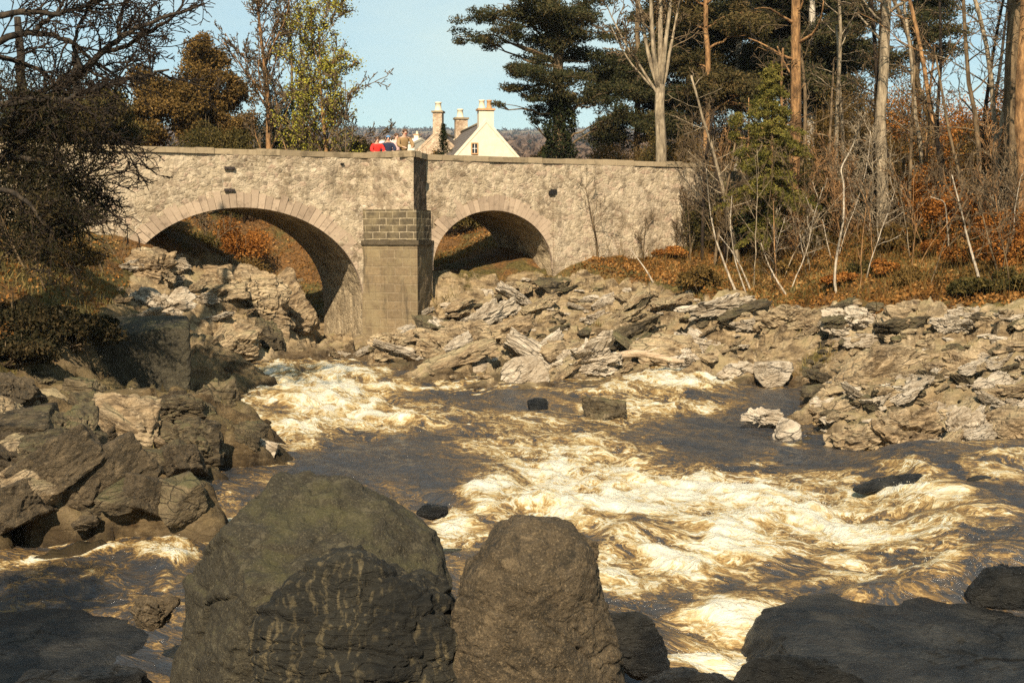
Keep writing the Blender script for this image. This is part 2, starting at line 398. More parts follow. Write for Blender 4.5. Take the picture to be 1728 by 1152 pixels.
def ashlar_mat(name, c1, c2, mortar, bw=0.62, bh=0.30, ms=0.022):
    g = NT(name)
    uv = g.n('UVMap').outputs[0]
    nz = g.n('TexNoise', {'Vector': uv, 'Scale': 2.5, 'Detail': 3.0}).outputs['Color']
    uv2 = g.n('VectorMath', {0: uv, 1: g.n('VectorMath', {0: nz, 'Scale': 0.05}, operation='SCALE').outputs[0]}, operation='ADD').outputs[0]
    br = g.n('TexBrick', {'Vector': uv2, 'Color1': (*c1, 1), 'Color2': (*c2, 1), 'Mortar': (*mortar, 1), 'Scale': 1.0, 'Mortar Size': ms, 'Mortar Smooth': 0.25, 'Brick Width': bw, 'Row Height': bh, 'Bias': -0.1})
    v = g.coord()
    n1 = g.noise(v, 1.3, 6, 0.65); n2 = g.noise(v, 11.0, 6, 0.75)
    c = g.mix(g.mr(n2, 0.35, 0.65, 0, 0.6), br.outputs['Color'], tuple(x * 0.45 for x in c1))
    c = g.mix(g.mr(n1, 0.46, 0.62, 0, 0.6), c, (0.25, 0.195, 0.105))
    c = g.mix(g.mr(g.noise(g.n('Mapping', {'Vector': v, 'Scale': (3.0, 3.0, 0.5)}).outputs[0], 1.0, 5, 0.65), 0.52, 0.64, 0, 0.7), c, (0.07, 0.055, 0.034))
    h = g.math('ADD', g.math('MULTIPLY', br.outputs['Fac'], -1.0), g.math('MULTIPLY', n2, 0.9))
    return g.done(c, 0.9, g.bump(h, 0.8, 0.03), 0.2)
M['ashlar'] = ashlar_mat('tan_ashlar', (0.25, 0.180, 0.100), (0.15, 0.110, 0.065), (0.29, 0.22, 0.135))
M['ashlar_dark'] = ashlar_mat('sooty_ashlar', (0.12, 0.092, 0.055), (0.07, 0.056, 0.036), (0.42, 0.34, 0.22), 0.55, 0.235)
def plain_stone(name, c1, c2, sc=6.0):
    g = NT(name); v = g.coord(); r = g.n('NewGeometry').outputs['Random Per Island']
    n = g.noise(v, sc, 6, 0.72)
    c = g.mix(n, c1, c2); c = g.mix(g.math('MULTIPLY', r, 0.55), c, tuple(x * 0.5 for x in c1))
    c = g.mix(g.mr(g.noise(v, 2.2, 6, 0.7), 0.52, 0.66, 0, 0.7), c, tuple(x * 0.32 for x in c1))
    return g.done(c, 0.92, g.bump(n, 0.7, 0.03), 0.2)
M['ring'] = plain_stone('pinkish_arch_stone', (0.37, 0.265, 0.180), (0.47, 0.370, 0.260), 5.0)
M['facet_shade'] = stone_mat('shade_toned_refuge_stone', [(0.05, 0.038, 0.025), (0.10, 0.075, 0.05), (0.16, 0.115, 0.08)], (0.14, 0.105, 0.07), blotch=(0.11, 0.085, 0.055))  # shade of the right refuge facet painted in as a darker stone colour
M['coping'] = plain_stone('dark_coping_stone', (0.24, 0.18, 0.105), (0.42, 0.33, 0.21), 7.0)
M['band'] = plain_stone('sooty_band_stone', (0.075, 0.058, 0.036), (0.15, 0.115, 0.07), 9.0)
def flat(name, c, rough=0.8, var=0.25, sc=8.0, spec=0.3):
    g = NT(name); n = g.noise(g.coord(), sc, 5, 0.65)
    col = g.mix(g.mr(n, 0.3, 0.7), tuple(x * (1 - var) for x in c), tuple(min(0.9, x * (1 + var)) for x in c))
    return g.done(col, rough, g.bump(n, 0.3, 0.02), spec)
M['void'] = flat('hole_shade_paint', (0.012, 0.010, 0.008))
M['iron'] = flat('rusty_iron', (0.035, 0.025, 0.02), 0.7)
M['asphalt'] = flat('road_asphalt', (0.055, 0.053, 0.05))
M['whitewash'] = flat('cream_whitewash', (0.66, 0.575, 0.43), 0.85, 0.12, 3.0)
M['slate'] = flat('grey_slate', (0.13, 0.105, 0.085), 0.7, 0.35, 14.0)
M['house_stone'] = stone_mat('tan_house_stone', [(0.30, 0.20, 0.13), (0.42, 0.29, 0.18), (0.50, 0.38, 0.26)], (0.52, 0.42, 0.3))
M['pot_cream'] = flat('cream_clay', (0.70, 0.60, 0.42), 0.8, 0.1)
M['pot_orange'] = flat('orange_clay', (0.46, 0.27, 0.13), 0.8, 0.2)
M['glass'] = flat('dark_window_glass', (0.02, 0.022, 0.025), 0.1, 0.1, spec=0.6)
M['paint_white'] = flat('white_paint', (0.75, 0.73, 0.68), 0.6, 0.05)
M['skin'] = flat('skin', (0.52, 0.32, 0.22), 0.6, 0.06, 20)
M['red'] = flat('red_wool', (0.62, 0.030, 0.022), 0.9, 0.12, 30)
M['navy'] = flat('navy_cloth', (0.022, 0.026, 0.05), 0.9, 0.2, 30)
M['tan'] = flat('tan_tweed', (0.26, 0.165, 0.075), 0.95, 0.25, 40)
M['grey_cloth'] = flat('grey_trousers', (0.09, 0.085, 0.08), 0.9, 0.2, 30)
M['pink'] = flat('pale_pink_wool', (0.62, 0.40, 0.36), 0.9, 0.1, 30)
M['brown_hair'] = flat('brown_hair', (0.10, 0.05, 0.025), 0.7, 0.3, 40)
M['dark_hair'] = flat('dark_hair', (0.03, 0.02, 0.015), 0.7, 0.3, 40)
M['blue_cap'] = flat('blue_wool_hat', (0.10, 0.20, 0.34), 0.9, 0.15, 40)
M['eye'] = flat('eye', (0.03, 0.02, 0.02), 0.3)
M['driftwood'] = rock_mat('bleached_driftwood', (0.62, 0.47, 0.31), (0.36, 0.25, 0.15), (0.70, 0.58, 0.42), strata=(0.5, 6, 6), rot=(0, 0, 0), crack=0.2, lichen=0.1)

def bark(name, c1, c2, c3, sc=1.0):
    g = NT(name); v = g.coord(scale=(9 * sc, 9 * sc, 2.2 * sc), warp=0.05)
    n = g.noise(v, 1.0, 6, 0.7); b = g.noise(g.coord(), 1.1, 5, 0.65)
    c = g.ramp(n, [(0.36, c1), (0.5, c2), (0.66, c3)])
    c = g.mix(g.mr(b, 0.52, 0.64, 0, 0.7), c, tuple(x * 0.5 for x in c1))
    return g.done(c, 0.9, g.bump(n, 0.9, 0.04), 0.2)
M['bark_grey'] = bark('grey_bark', (0.11, 0.085, 0.055), (0.25, 0.195, 0.125), (0.40, 0.32, 0.21))
M['bark_pale'] = bark('pale_grey_bark', (0.16, 0.135, 0.10), (0.36, 0.31, 0.24), (0.54, 0.47, 0.36))
M['bark_pine'] = bark('orange_pine_bark', (0.085, 0.048, 0.022), (0.24, 0.13, 0.055), (0.42, 0.24, 0.10))
M['bark_dark'] = bark('dark_bark', (0.012, 0.010, 0.008), (0.034, 0.026, 0.018), (0.075, 0.055, 0.035))
M['twig_dark'] = bark('dark_brown_twigs', (0.010, 0.007, 0.005), (0.028, 0.019, 0.012), (0.060, 0.041, 0.024))
M['bark_brown'] = bark('brown_bark', (0.05, 0.034, 0.018), (0.125, 0.085, 0.045), (0.22, 0.155, 0.085))
M['bark_birch'] = bark('silvery_birch_bark', (0.16, 0.12, 0.08), (0.40, 0.33, 0.24), (0.60, 0.52, 0.40), 2.0)

def leaf(name, cols, scale=0.7, trans=0.25):
    """leaf or needle colour: differs from clump to clump and from leaf to leaf"""
    g = NT(name)
    r = g.n('NewGeometry').outputs['Random Per Island']
    nb = g.noise(g.coord(), scale, 4, 0.6)
    f = g.math('ADD', g.math('MULTIPLY', r, 0.5), g.math('MULTIPLY', g.mr(nb, 0.32, 0.68), 0.5))
    c = g.ramp(f, [(i / (len(cols) - 1) * 0.8 + 0.1, x) for i, x in enumerate(cols)])
    d = g.n('BsdfDiffuse', {'Color': c}); t = g.n('BsdfTranslucent', {'Color': c})
    mx = g.n('MixShader', {0: trans, 1: d.outputs[0], 2: t.outputs[0]})
    g.t.links.new(mx.outputs[0], g.out.inputs['Surface'])
    return g.m
M['needle_dark'] = leaf('dark_pine_needles', [(0.018, 0.022, 0.010), (0.040, 0.044, 0.020), (0.075, 0.066, 0.028), (0.12, 0.085, 0.038)])
M['needle_larch'] = leaf('dark_larch_needles', [(0.008, 0.009, 0.005), (0.020, 0.019, 0.010), (0.042, 0.033, 0.016), (0.07, 0.048, 0.022)], trans=0.1)
M['needle_brown'] = leaf('brownish_pine_needles', [(0.022, 0.021, 0.010), (0.055, 0.048, 0.020), (0.105, 0.080, 0.032), (0.17, 0.11, 0.045)])
M['needle_green'] = leaf('yellow_green_needles', [(0.040, 0.042, 0.012), (0.095, 0.090, 0.022), (0.17, 0.145, 0.034), (0.25, 0.20, 0.055)])
M['leaf_russet'] = leaf('russet_foliage', [(0.040, 0.030, 0.011), (0.105, 0.068, 0.022), (0.18, 0.108, 0.034), (0.26, 0.16, 0.055)])
M['leaf_orange'] = leaf('orange_beech_leaves', [(0.07, 0.028, 0.008), (0.22, 0.085, 0.020), (0.36, 0.145, 0.034), (0.46, 0.24, 0.07)])
M['leaf_yellow'] = leaf('yellow_buds', [(0.14, 0.13, 0.02), (0.30, 0.27, 0.04), (0.42, 0.36, 0.06)])
M['leaf_olive'] = leaf('olive_shrub_leaves', [(0.022, 0.022, 0.009), (0.055, 0.048, 0.018), (0.11, 0.085, 0.028), (0.20, 0.14, 0.045)])
M['leaf_ivy'] = leaf('dark_ivy_leaves', [(0.010, 0.013, 0.006), (0.022, 0.027, 0.011), (0.045, 0.046, 0.018)], trans=0.1)
M['leaf_litter'] = leaf('fallen_leaves', [(0.06, 0.03, 0.010), (0.17, 0.080, 0.022), (0.32, 0.15, 0.042), (0.42, 0.26, 0.10)])
M['grass'] = leaf('dry_grass', [(0.055, 0.050, 0.014), (0.13, 0.105, 0.03), (0.25, 0.19, 0.07), (0.36, 0.29, 0.13)])
M['wood_far'] = leaf('far_bare_woods', [(0.075, 0.052, 0.038), (0.15, 0.105, 0.075), (0.20, 0.13, 0.09)], scale=0.02)
M['wood_far_dark'] = leaf('far_conifers', [(0.020, 0.024, 0.018), (0.038, 0.042, 0.028)], scale=0.02)
def hill_mat():
    g = NT('far_fields'); v = g.coord()
    c = g.ramp(g.noise(v, 0.012, 6, 0.6), [(0.38, (0.13, 0.10, 0.06)), (0.5, (0.24, 0.17, 0.10)), (0.62, (0.17, 0.165, 0.06))])
    c = g.mix(g.mr(g.noise(v, 0.16, 5, 0.7), 0.4, 0.6, 0, 0.6), c, (0.09, 0.06, 0.04))
    return g.done(c, 0.95)
M['hill'] = hill_mat()
# ------------------------------------------------------------------ river surface and terrain
def water_level(x, y):
    """still level of the river: it falls towards the viewer"""
    z = np.interp(y, [8, 16, 22, 25.5, 28, 33, 36, 40, 44, 60, 90], [-0.1, 0.02, 0.28, 0.40, 0.50, 0.66, 0.78, 1.06, 1.20, 1.25, 1.3])
    z = z + 0.62 * sstep(5.2, 7.6, x - 0.10 * (y - 22)) * sstep(17.0, 19.5, y) * (1 - sstep(27.5, 30, y))
    z = z + 0.20 * np.exp(-((x + 5.5) / 1.6) ** 2 - ((y - 37.5) / 1.5) ** 2)
    return z
WPOLY = [(310, 600), (500, 590), (600, 608), (640, 630), (740, 655), (830, 655), (940, 648), (1060, 635), (1200, 620), (1340, 655), (1372, 700),
         (1360, 745), (1470, 790), (1560, 772), (1728, 765), (1728, 1000), (1500, 1010), (1250, 990), (1150, 1020), (1300, 1100), (1250, 1152),
         (0, 1152), (0, 900), (310, 880), (370, 840), (470, 760), (440, 690), (430, 655), (310, 640)]
CTRL = []
def cp(px, py, D, dz=0.0):
    p = at(px, py, D); CTRL.append((p.x, p.y, p.z + dz))
for a in [(600, 603, 46.5), (640, 628, 43), (740, 648, 40.5), (830, 650, 39.5), (940, 643, 40), (1060, 628, 42), (1200, 618, 41.5), (1340, 650, 38.5),
          (1370, 700, 33.8), (1372, 738, 31.6), (1470, 783, 28.6), (1560, 766, 28.7), (1728, 755, 28.2),
          (900, 560, 47), (700, 590, 46.5), (1000, 530, 49), (745, 520, 48.6), (800, 488, 51), (880, 462, 53), (950, 450, 53.2), (1010, 437, 53.5), (1120, 432, 54.5),
          (1200, 478, 49), (1330, 502, 45.5), (1100, 480, 50.5), (1060, 560, 45.5), (1200, 560, 44.5), (1320, 560, 42.5), (1500, 502, 42), (1728, 512, 38),
          (1450, 540, 40), (1600, 525, 38), (1450, 592, 38.6), (1600, 590, 36.2), (1400, 638, 36.2), (1600, 618, 33.7), (1728, 618, 32.2), (1600, 700, 31), (1500, 690, 32.5),
          (1728, 678, 30.2), (1728, 738, 28.6), (1500, 760, 29.2),
          (1300, 442, 51), (1480, 395, 51.5), (1350, 430, 51), (1560, 400, 49), (1650, 420, 46), (1728, 400, 44), (1700, 335, 50), (1620, 330, 55), (1500, 350, 56),
          (1240, 430, 54), (1180, 440, 54.5),
          (245, 415, 46), (200, 450, 44), (100, 450, 40), (0, 430, 36), (0, 520, 32), (100, 540, 33.5), (200, 548, 36), (320, 548, 41), (350, 446, 49.5), (300, 520, 44.3), (260, 470, 45),
          (440, 440, 52.5), (525, 478, 51.2), (440, 520, 48), (380, 560, 45), (470, 595, 45.8), (310, 606, 42), (430, 607, 44.6), (400, 480, 48.5),
          (438, 692, 34), (400, 676, 34.4), (300, 676, 33.4), (200, 668, 32.4), (60, 645, 30), (0, 622, 28), (0, 740, 24), (120, 700, 28), (240, 700, 29.5), (330, 712, 30.6),
          (200, 760, 25.2), (350, 762, 26.6), (425, 772, 27.4), (440, 745, 29.5), (0, 860, 21.4), (150, 878, 21.4), (300, 872, 22.2), (350, 835, 23.4), (100, 800, 23.0)]:
    cp(*a)
for (px, py) in [(340, 622), (400, 625), (500, 612), (550, 640), (520, 690), (620, 680), (600, 735), (500, 745), (700, 780), (800, 720), (780, 680), (950, 675), (1000, 740), (1100, 670),
                 (1250, 670), (1300, 740), (1150, 760), (900, 820), (1100, 860), (1300, 850), (1420, 860), (1400, 950), (1200, 970), (1000, 950), (820, 870), (1520, 870), (1620, 870), (1700, 930),
                 (100, 960), (250, 930), (150, 1050), (40, 1120), (350, 860), (1150, 1060), (560, 800), (700, 1000), (900, 1100), (450, 1000), (300, 1100), (420, 830), (1650, 790), (470, 775), (520, 770), (485, 800), (525, 735), (545, 795), (470, 720), (480, 690)]:
    r = ray(px, py); D = 30.0
    for _ in range(12):
        X = r.x * D / r.y
        D = (float(water_level(np.array([X]), np.array([D]))[0]) - EYE) / (r.z / r.y)
    CTRL.append((r.x * D / r.y, D, float(water_level(np.array([r.x * D / r.y]), np.array([D]))[0]) - 0.75))
BR = math.radians(26.8)
CB, SB = math.cos(BR), math.sin(BR)
PIER = (-4.06, 50.0)
def bridge_pt(t, d):
    """bridge coordinates: t along it, d metres behind its near face"""
    return PIER[0] + CB * t - SB * d, PIER[1] + SB * t + CB * d
for (t, d, z) in [(-22, 7, 7.0), (-16, 7, 6.9), (-9, 7, 6.5), (-11, 14, 7.1), (-3, 16, 5.2), (-4.5, 9, 3.2), (-2.4, 3, 1.0), (-2.6, 0.5, 0.6), (-2.8, 6, 1.6), (2, 9, 3.7), (6, 9, 4.3), (2.0, 3, 3.6), (5, 12, 4.7),
                  (10, 6.5, 6.9), (14, 6, 7.05), (20, 6, 7.1), (26, 6, 7.1), (-5, 24, 7.0), (4, 20, 7.1), (14, 16, 7.2), (24, 14, 7.3), (-16, 16, 7.2), (-26, 10, 7.2),
                  (18, -3.5, 5.6), (14, -3, 5.1), (-14, -2.5, 5.0), (-17, -6, 5.0), (24, -4, 6.2), (8, 0, 4.6), (12, 0, 4.9), (22, 0.0, 6.2)]:
    CTRL.append((*bridge_pt(t, d), z))
CTRL += [(0, -6, 3.6), (0, 2, 3.0), (-8, 0, 3.2), (8, 0, 3.2), (0, 8, 0.2), (-8, 8, 0.4), (8, 8, -0.2), (0, 12, -0.75), (-8, 13, -0.7), (9, 13, -0.7), (18, 12, -0.4), (-16, 13, 0.2), (-20, 18, 3.0), (-24, 26, 4.6),
         (-28, 36, 6.0), (-32, 50, 7.2), (-30, 70, 7.6), (-10, 80, 7.4), (10, 84, 7.6), (34, 80, 8.4), (40, 60, 8.0), (34, 44, 6.4), (26, 32, 3.4), (22, 24, 2.2), (20, 18, 1.2), (30, 14, 1.0), (38, 28, 5.0), (-33, 8, 4.5), (38, 2, 3.5), (-30, -5, 5), (12, 17, -0.5)]
CT = np.array(CTRL)
def tps_fit(P, z, lam=0.02):
    n = len(P); d = np.linalg.norm(P[:, None] - P[None], axis=2)
    K = np.where(d > 0, d * d * np.log(d + 1e-12), 0) + lam * np.eye(n)
    Q = np.hstack([np.ones((n, 1)), P]); A = np.block([[K, Q], [Q.T, np.zeros((3, 3))]])
    w = np.linalg.solve(A, np.concatenate([z, np.zeros(3)]))
    return w[:n], w[n:]
TS = 10.0
TW, TA = tps_fit(CT[:, :2] / TS, CT[:, 2])
def tps(x, y):
    out = np.empty(len(x)); C = CT[:, :2] / TS
    for s in range(0, len(x), 20000):
        xx, yy = x[s:s + 20000] / TS, y[s:s + 20000] / TS
        d2 = (xx[:, None] - C[None, :, 0]) ** 2 + (yy[:, None] - C[None, :, 1]) ** 2
        out[s:s + 20000] = (0.5 * d2 * np.log(d2 + 1e-12)) @ TW + TA[0] + TA[1] * xx + TA[2] * yy
    return out
GX0, GX1, GY0, GY1, GS = -34.0, 40.0, -6.0, 86.0, 0.105
gx = np.arange(GX0, GX1 + 1e-6, GS); gy = np.arange(GY0, GY1 + 1e-6, GS)
XX, YY = np.meshgrid(gx, gy)
X, Y = XX.ravel(), YY.ravel()
Z = np.clip(tps(X, Y), -1.2, 9.5)
# bedrock or soil, from where the photograph shows bare rock
PX, PY = project(X, Y, Z)
b_t = (X - PIER[0]) * CB + (Y - PIER[1]) * SB
b_d = -(X - PIER[0]) * SB + (Y - PIER[1]) * CB
line = np.interp(PX, [-400, 0, 120, 190, 260, 330, 560, 735, 900, 1000, 1100, 1200, 1330, 1728, 2600], [640, 610, 560, 500, 425, 420, 440, 470, 452, 452, 475, 500, 512, 520, 540])
ROCK = sstep(-14, 22, PY - line) * (Y > 6)
ROCK = np.where(b_d > 4.5, ROCK * 0.5, ROCK)
ROCK = np.where(Y <= 9, 1.0, ROCK)
mossy = fbm(np.stack([X * 0.35, Y * 0.35, X * 0 + 3], 1), 3, 5)
ROCKA = np.clip(ROCK - 0.55 * np.clip(mossy - 0.15, 0, 1), 0, 1)
# fractured, tilted strata
def strata(x, y, size, ang, stretch, seed):
    c, s = math.cos(ang), math.sin(ang)
    u, v = (x * c + y * s) / (size * stretch), (-x * s + y * c) / size
    wx = fbm(np.stack([u * 1.3, v * 1.3, u * 0 + seed], 1), 3, seed) * 0.35
    return cells(u + wx, v - wx * 0.7, seed)
dz = np.zeros_like(Z)
for size, ang, st, amp, seed in [(3.0, 0.5, 1.9, 0.60, 3), (1.2, 0.62, 2.4, 0.36, 8), (0.5, 0.5, 2.2, 0.19, 21)]:
    h, t1, t2, vx, vy, e = strata(X, Y, size, ang, st, seed)
    dz += amp * ((h - 0.5) * 1.3 + vx * (t1 - 0.3) * 1.5 + vy * (t2 - 0.35) * 1.9) - amp * 0.9 * sstep(0.14, 0.0, e)
dz += 0.05 * fbm(np.stack([X * 3, Y * 3, X * 0], 1), 3, 40)
soft = 0.22 * fbm(np.stack([X * 0.35, Y * 0.35, X * 0], 1), 4, 60) + 0.07 * fbm(np.stack([X * 1.9, Y * 1.9, X * 0], 1), 3, 61)
WL = water_level(X, Y)
calm = sstep(-0.9, -0.3, Z - WL) * 0.6 + 0.4
Z = Z + ROCK * dz * calm + (1 - ROCK) * soft
# the strip the bridge stands on stays below its road
Z = np.where((b_d > -0.2) & (b_d < 4.6), np.minimum(Z, np.where((b_t > 7) | (b_t < -11), 6.95, 5.4)), Z)
GH = Z.reshape(XX.shape)
nx, ny = len(gx), len(gy)
def height(x, y):
    x = np.asarray(x, dtype=float); y = np.asarray(y, dtype=float)
    fx = np.clip((x - GX0) / GS, 0, nx - 1.001); fy = np.clip((y - GY0) / GS, 0, ny - 1.001)
    i, j = fx.astype(int), fy.astype(int); a, b = fx - i, fy - j
    return (GH[j, i] * (1 - a) * (1 - b) + GH[j, i + 1] * a * (1 - b) + GH[j + 1, i] * (1 - a) * b + GH[j + 1, i + 1] * a * b)
def rockness(x, y):
    fx = np.clip(((np.asarray(x) - GX0) / GS).astype(int), 0, nx - 1); fy = np.clip(((np.asarray(y) - GY0) / GS).astype(int), 0, ny - 1)
    return ROCKA.reshape(XX.shape)[fy, fx]
def grid_quads(nx_, ny_):
    i, j = np.meshgrid(np.arange(nx_ - 1), np.arange(ny_ - 1)); b = (j * nx_ + i).ravel()
    return np.stack([b, b + 1, b + nx_ + 1, b + nx_], 1)
gq = grid_quads(nx, ny)
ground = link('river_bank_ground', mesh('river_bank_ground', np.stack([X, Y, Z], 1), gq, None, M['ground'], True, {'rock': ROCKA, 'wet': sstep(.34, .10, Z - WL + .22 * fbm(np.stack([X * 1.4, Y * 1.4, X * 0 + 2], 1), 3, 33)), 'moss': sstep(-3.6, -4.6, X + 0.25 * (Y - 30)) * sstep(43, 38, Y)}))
ground.data.polygons.foreach_set('use_smooth', ~((Y[gq[:, 0]] > 33) & (ROCK[gq[:, 0]] > .5)))
tag(ground, 'rocky river banks with brown leaf litter and grass above', 'ground', kind='structure')
def pix_ground(px, py, d0=10.0, d1=84.0):
    """first point of the terrain on the line of sight through a pixel"""
    r = ray(px, py); Ds = np.arange(d0, d1, 0.1)
    hz = height(r.x / r.y * Ds, Ds); lz = EYE + r.z / r.y * Ds
    k = np.argmax(lz <= hz) if np.any(lz <= hz) else len(Ds) - 1
    return Vector((r.x / r.y * Ds[k], Ds[k], hz[k]))

# ---- river
FOAM = [(540, 650, 130, 45, 1), (620, 690, 120, 40, .95), (470, 625, 90, 22, .85), (500, 725, 70, 26, .85), (720, 700, 90, 18, .65), (590, 605, 80, 12, .6), (570, 685, 150, 55, .9), (660, 650, 60, 14, .8), (460, 660, 60, 40, .8), (860, 745, 140, 30, .65), (930, 715, 140, 14, .6), (750, 655, 60, 8, .9), (420, 690, 40, 40, .6),
        (1120, 655, 110, 26, .95), (1060, 695, 90, 22, .85), (1180, 645, 70, 18, .9), (1150, 690, 60, 14, .6), (980, 665, 90, 8, .6), (900, 735, 140, 16, .5),
        (1000, 790, 190, 60, .85), (900, 765, 110, 36, .6), (1150, 830, 220, 65, 1), (1000, 850, 190, 50, 1), (850, 835, 70, 34, 1), (1300, 870, 200, 75, 1), (1200, 940, 200, 50, .95),
        (1450, 890, 150, 80, .9), (1550, 830, 120, 36, .75), (1600, 920, 100, 50, .75), (1480, 960, 120, 50, .72), (1580, 985, 60, 25, 1), (780, 890, 70, 40, .85), (1060, 950, 80, 60, .8),
        (1230, 1035, 120, 46, .75), (1180, 1090, 100, 40, .9), (1560, 785, 70, 15, .85), (1690, 780, 50, 30, .7), (1400, 800, 90, 22, .7), (1690, 900, 60, 20, .6),
        (200, 905, 70, 12, .6), (280, 890, 40, 15, .7), (270, 935, 60, 26, .85), (270, 990, 30, 30, .55), (180, 1045, 45, 16, .55), (130, 960, 60, 12, .5), (330, 620, 40, 14, .75), (355, 840, 30, 8, .6),
        (90, 965, 40, 14, .4), (100, 1035, 50, 8, .35),
        (640, 660, 66, 8, .7), (1030, 716, 62, 8, .7), (908, 698, 30, 6, .5), (1336, 755, 34, 7, .4), (1290, 722, 44, 6, .4), (1490, 832, 60, 10, .8), (1680, 870, 70, 10, .8), (1085, 1112, 70, 10, .6), (860, 655, 90, 6, .5), (700, 722, 150, 10, .5), (830, 705, 120, 8, .45), (1380, 1000, 90, 10, .5), (350, 640, 60, 10, .6)]
CALM = [(640, 770, 120, 40, .72), (560, 775, 80, 24, .9), (720, 815, 60, 32, .7), (830, 670, 110, 14, .9), (1250, 755, 170, 32, .82), (1320, 690, 70, 34, .92), (690, 668, 40, 8, .5), (1200, 725, 90, 18, .7),
        (100, 1100, 160, 50, .7), (70, 1000, 70, 30, .5), (880, 692, 60, 8, .5), (1390, 780, 70, 18, .8), (470, 700, 30, 14, .4), (1180, 995, 60, 18, .5), (960, 905, 40, 14, .5), (1130, 915, 50, 16, .45)]
gxw = np.arange(-13.5, 17.0, 0.065); gyw = np.concatenate([np.arange(9.0, 33.0, 0.065), np.arange(33.0, 62.0, 0.09)])
WX, WY = np.meshgrid(gxw, gyw); wx_, wy_ = WX.ravel(), WY.ravel(); wzl = water_level(wx_, wy_)
PXw, PYw = project(wx_, wy_, wzl)
wobx = 26 * fbm(np.stack([wx_ * 0.5, wy_ * 0.3, wx_ * 0], 1), 3, 71); woby = 12 * fbm(np.stack([wx_ * 0.5, wy_ * 0.3, wx_ * 0 + 9], 1), 3, 72)
foam = np.full(wx_.shape, 0.20)
for (cx, cy, rx, ry, a) in FOAM:
    q = np.exp(-np.minimum(((PXw + wobx - cx) / rx) ** 2 + ((PYw + woby - cy) / ry) ** 2, 30) ** 1.3 * 0.8); foam = np.maximum(foam, a * q * 0.80)
for (cx, cy, rx, ry, a) in CALM:
    q = np.exp(-np.minimum(((PXw + wobx - cx) / rx) ** 2 + ((PYw + woby - cy) / ry) ** 2, 30) ** 1.5 * 0.8); foam = foam * (1 - a * q) + 0.02 * a * q
# curved flow coordinates: along and across the current
flow_c = np.interp(wy_, [9, 14, 18, 22, 26, 30, 34, 38, 44, 50, 62], [16, 10, 6.0, 3.5, 1.8, 0.2, -1.8, -3.6, -5.6, -7, -10])
fu = -(wy_ * 1.0) + 0.25 * wx_; fv = wx_ - flow_c
P2 = np.stack([fu * 0.62, fv * 1.0, fu * 0], 1)
turb = np.abs(fbm(P2 * 0.85, 4, 80)); turb2 = fbm(P2 * 2.6, 4, 84); swell = fbm(P2 * 0.42, 2, 90)
act = sstep(0.1, 0.7, foam)
wz_ = wzl + swell * (0.06 + 0.14 * act) + act * (0.22 * (0.55 - turb) + 0.10 * turb2) * 0.62 + (1 - act) * (0.045 * fbm(P2 * 1.8, 3, 88) + 0.010 * fbm(P2 * 6, 2, 89))
# standing wave where the right-hand chute lands
for (cx, cy, r, hgt) in [(4.9, 18.6, 0.75, 0.28), (6.3, 18.9, 0.8, 0.3), (2.2, 22.3, 0.9, 0.14), (-4.6, 33.6, 1.2, 0.18), (3.8, 36.0, 1.1, 0.16), (0.6, 24.2, 0.8, 0.12)]:
    wz_ = wz_ + hgt * np.exp(-((wx_ - cx) / r) ** 2 - ((wy_ - cy) / (r * 0.7)) ** 2)
shore = wz_ - height(wx_, wy_); foam = foam + .42 * np.exp(-(shore / .16) ** 2) * (fbm(np.stack([wx_ * 1.3, wy_ * 1.3, wx_ * 0], 1), 3, 95) > -.1)
foam = np.clip(foam - act * 0.28 * (turb - 0.3) + 0.10 * act * turb2, 0, 1)
river = link('river_water', mesh('river_water', np.stack([wx_, wy_, wz_], 1), grid_quads(len(gxw), len(gyw)), None, M['water'], True, {'foam': foam}, uv=np.stack([fu, fv], 1)))
tag(river, 'brown peaty river in spate with cream foam rapids', 'river', kind='structure')

# ---- flecks of spray thrown up by the rapids
rs_ = np.random.RandomState(97); pr = np.clip(foam - .55, 0, 1) * np.clip(.35 - turb, 0, 1) * np.clip(wy_ / 30, .3, 1); pr = pr / pr.sum()
ii = rs_.choice(len(wx_), 9000, p=pr); ctr = np.column_stack([wx_[ii] + rs_.uniform(-.04, .04, 9000), wy_[ii] + rs_.uniform(-.04, .04, 9000), wz_[ii] + np.abs(rs_.normal(size=9000)) * .045])
tet = np.array([(1, 1, 1), (1, -1, -1), (-1, 1, -1), (-1, -1, 1)]) / 1.7; sz_ = rs_.uniform(.004, .011, 9000)
Vt = (ctr[:, None, :] + tet[None] * sz_[:, None, None] * rs_.uniform(.6, 1.5, (9000, 1, 3))).reshape(-1, 3); Ft = (np.arange(9000)[:, None, None] * 4 + np.array([(0, 1, 2), (0, 3, 1), (0, 2, 3), (1, 3, 2)])[None]).reshape(-1, 3)
sp_m = flat('white_spray', (0.62, 0.58, 0.46), .7, .1)
tag(link('spray', mesh('spray', Vt, None, Ft, sp_m, True)), 'white flecks of spray over the rapids', 'spray', kind='stuff')
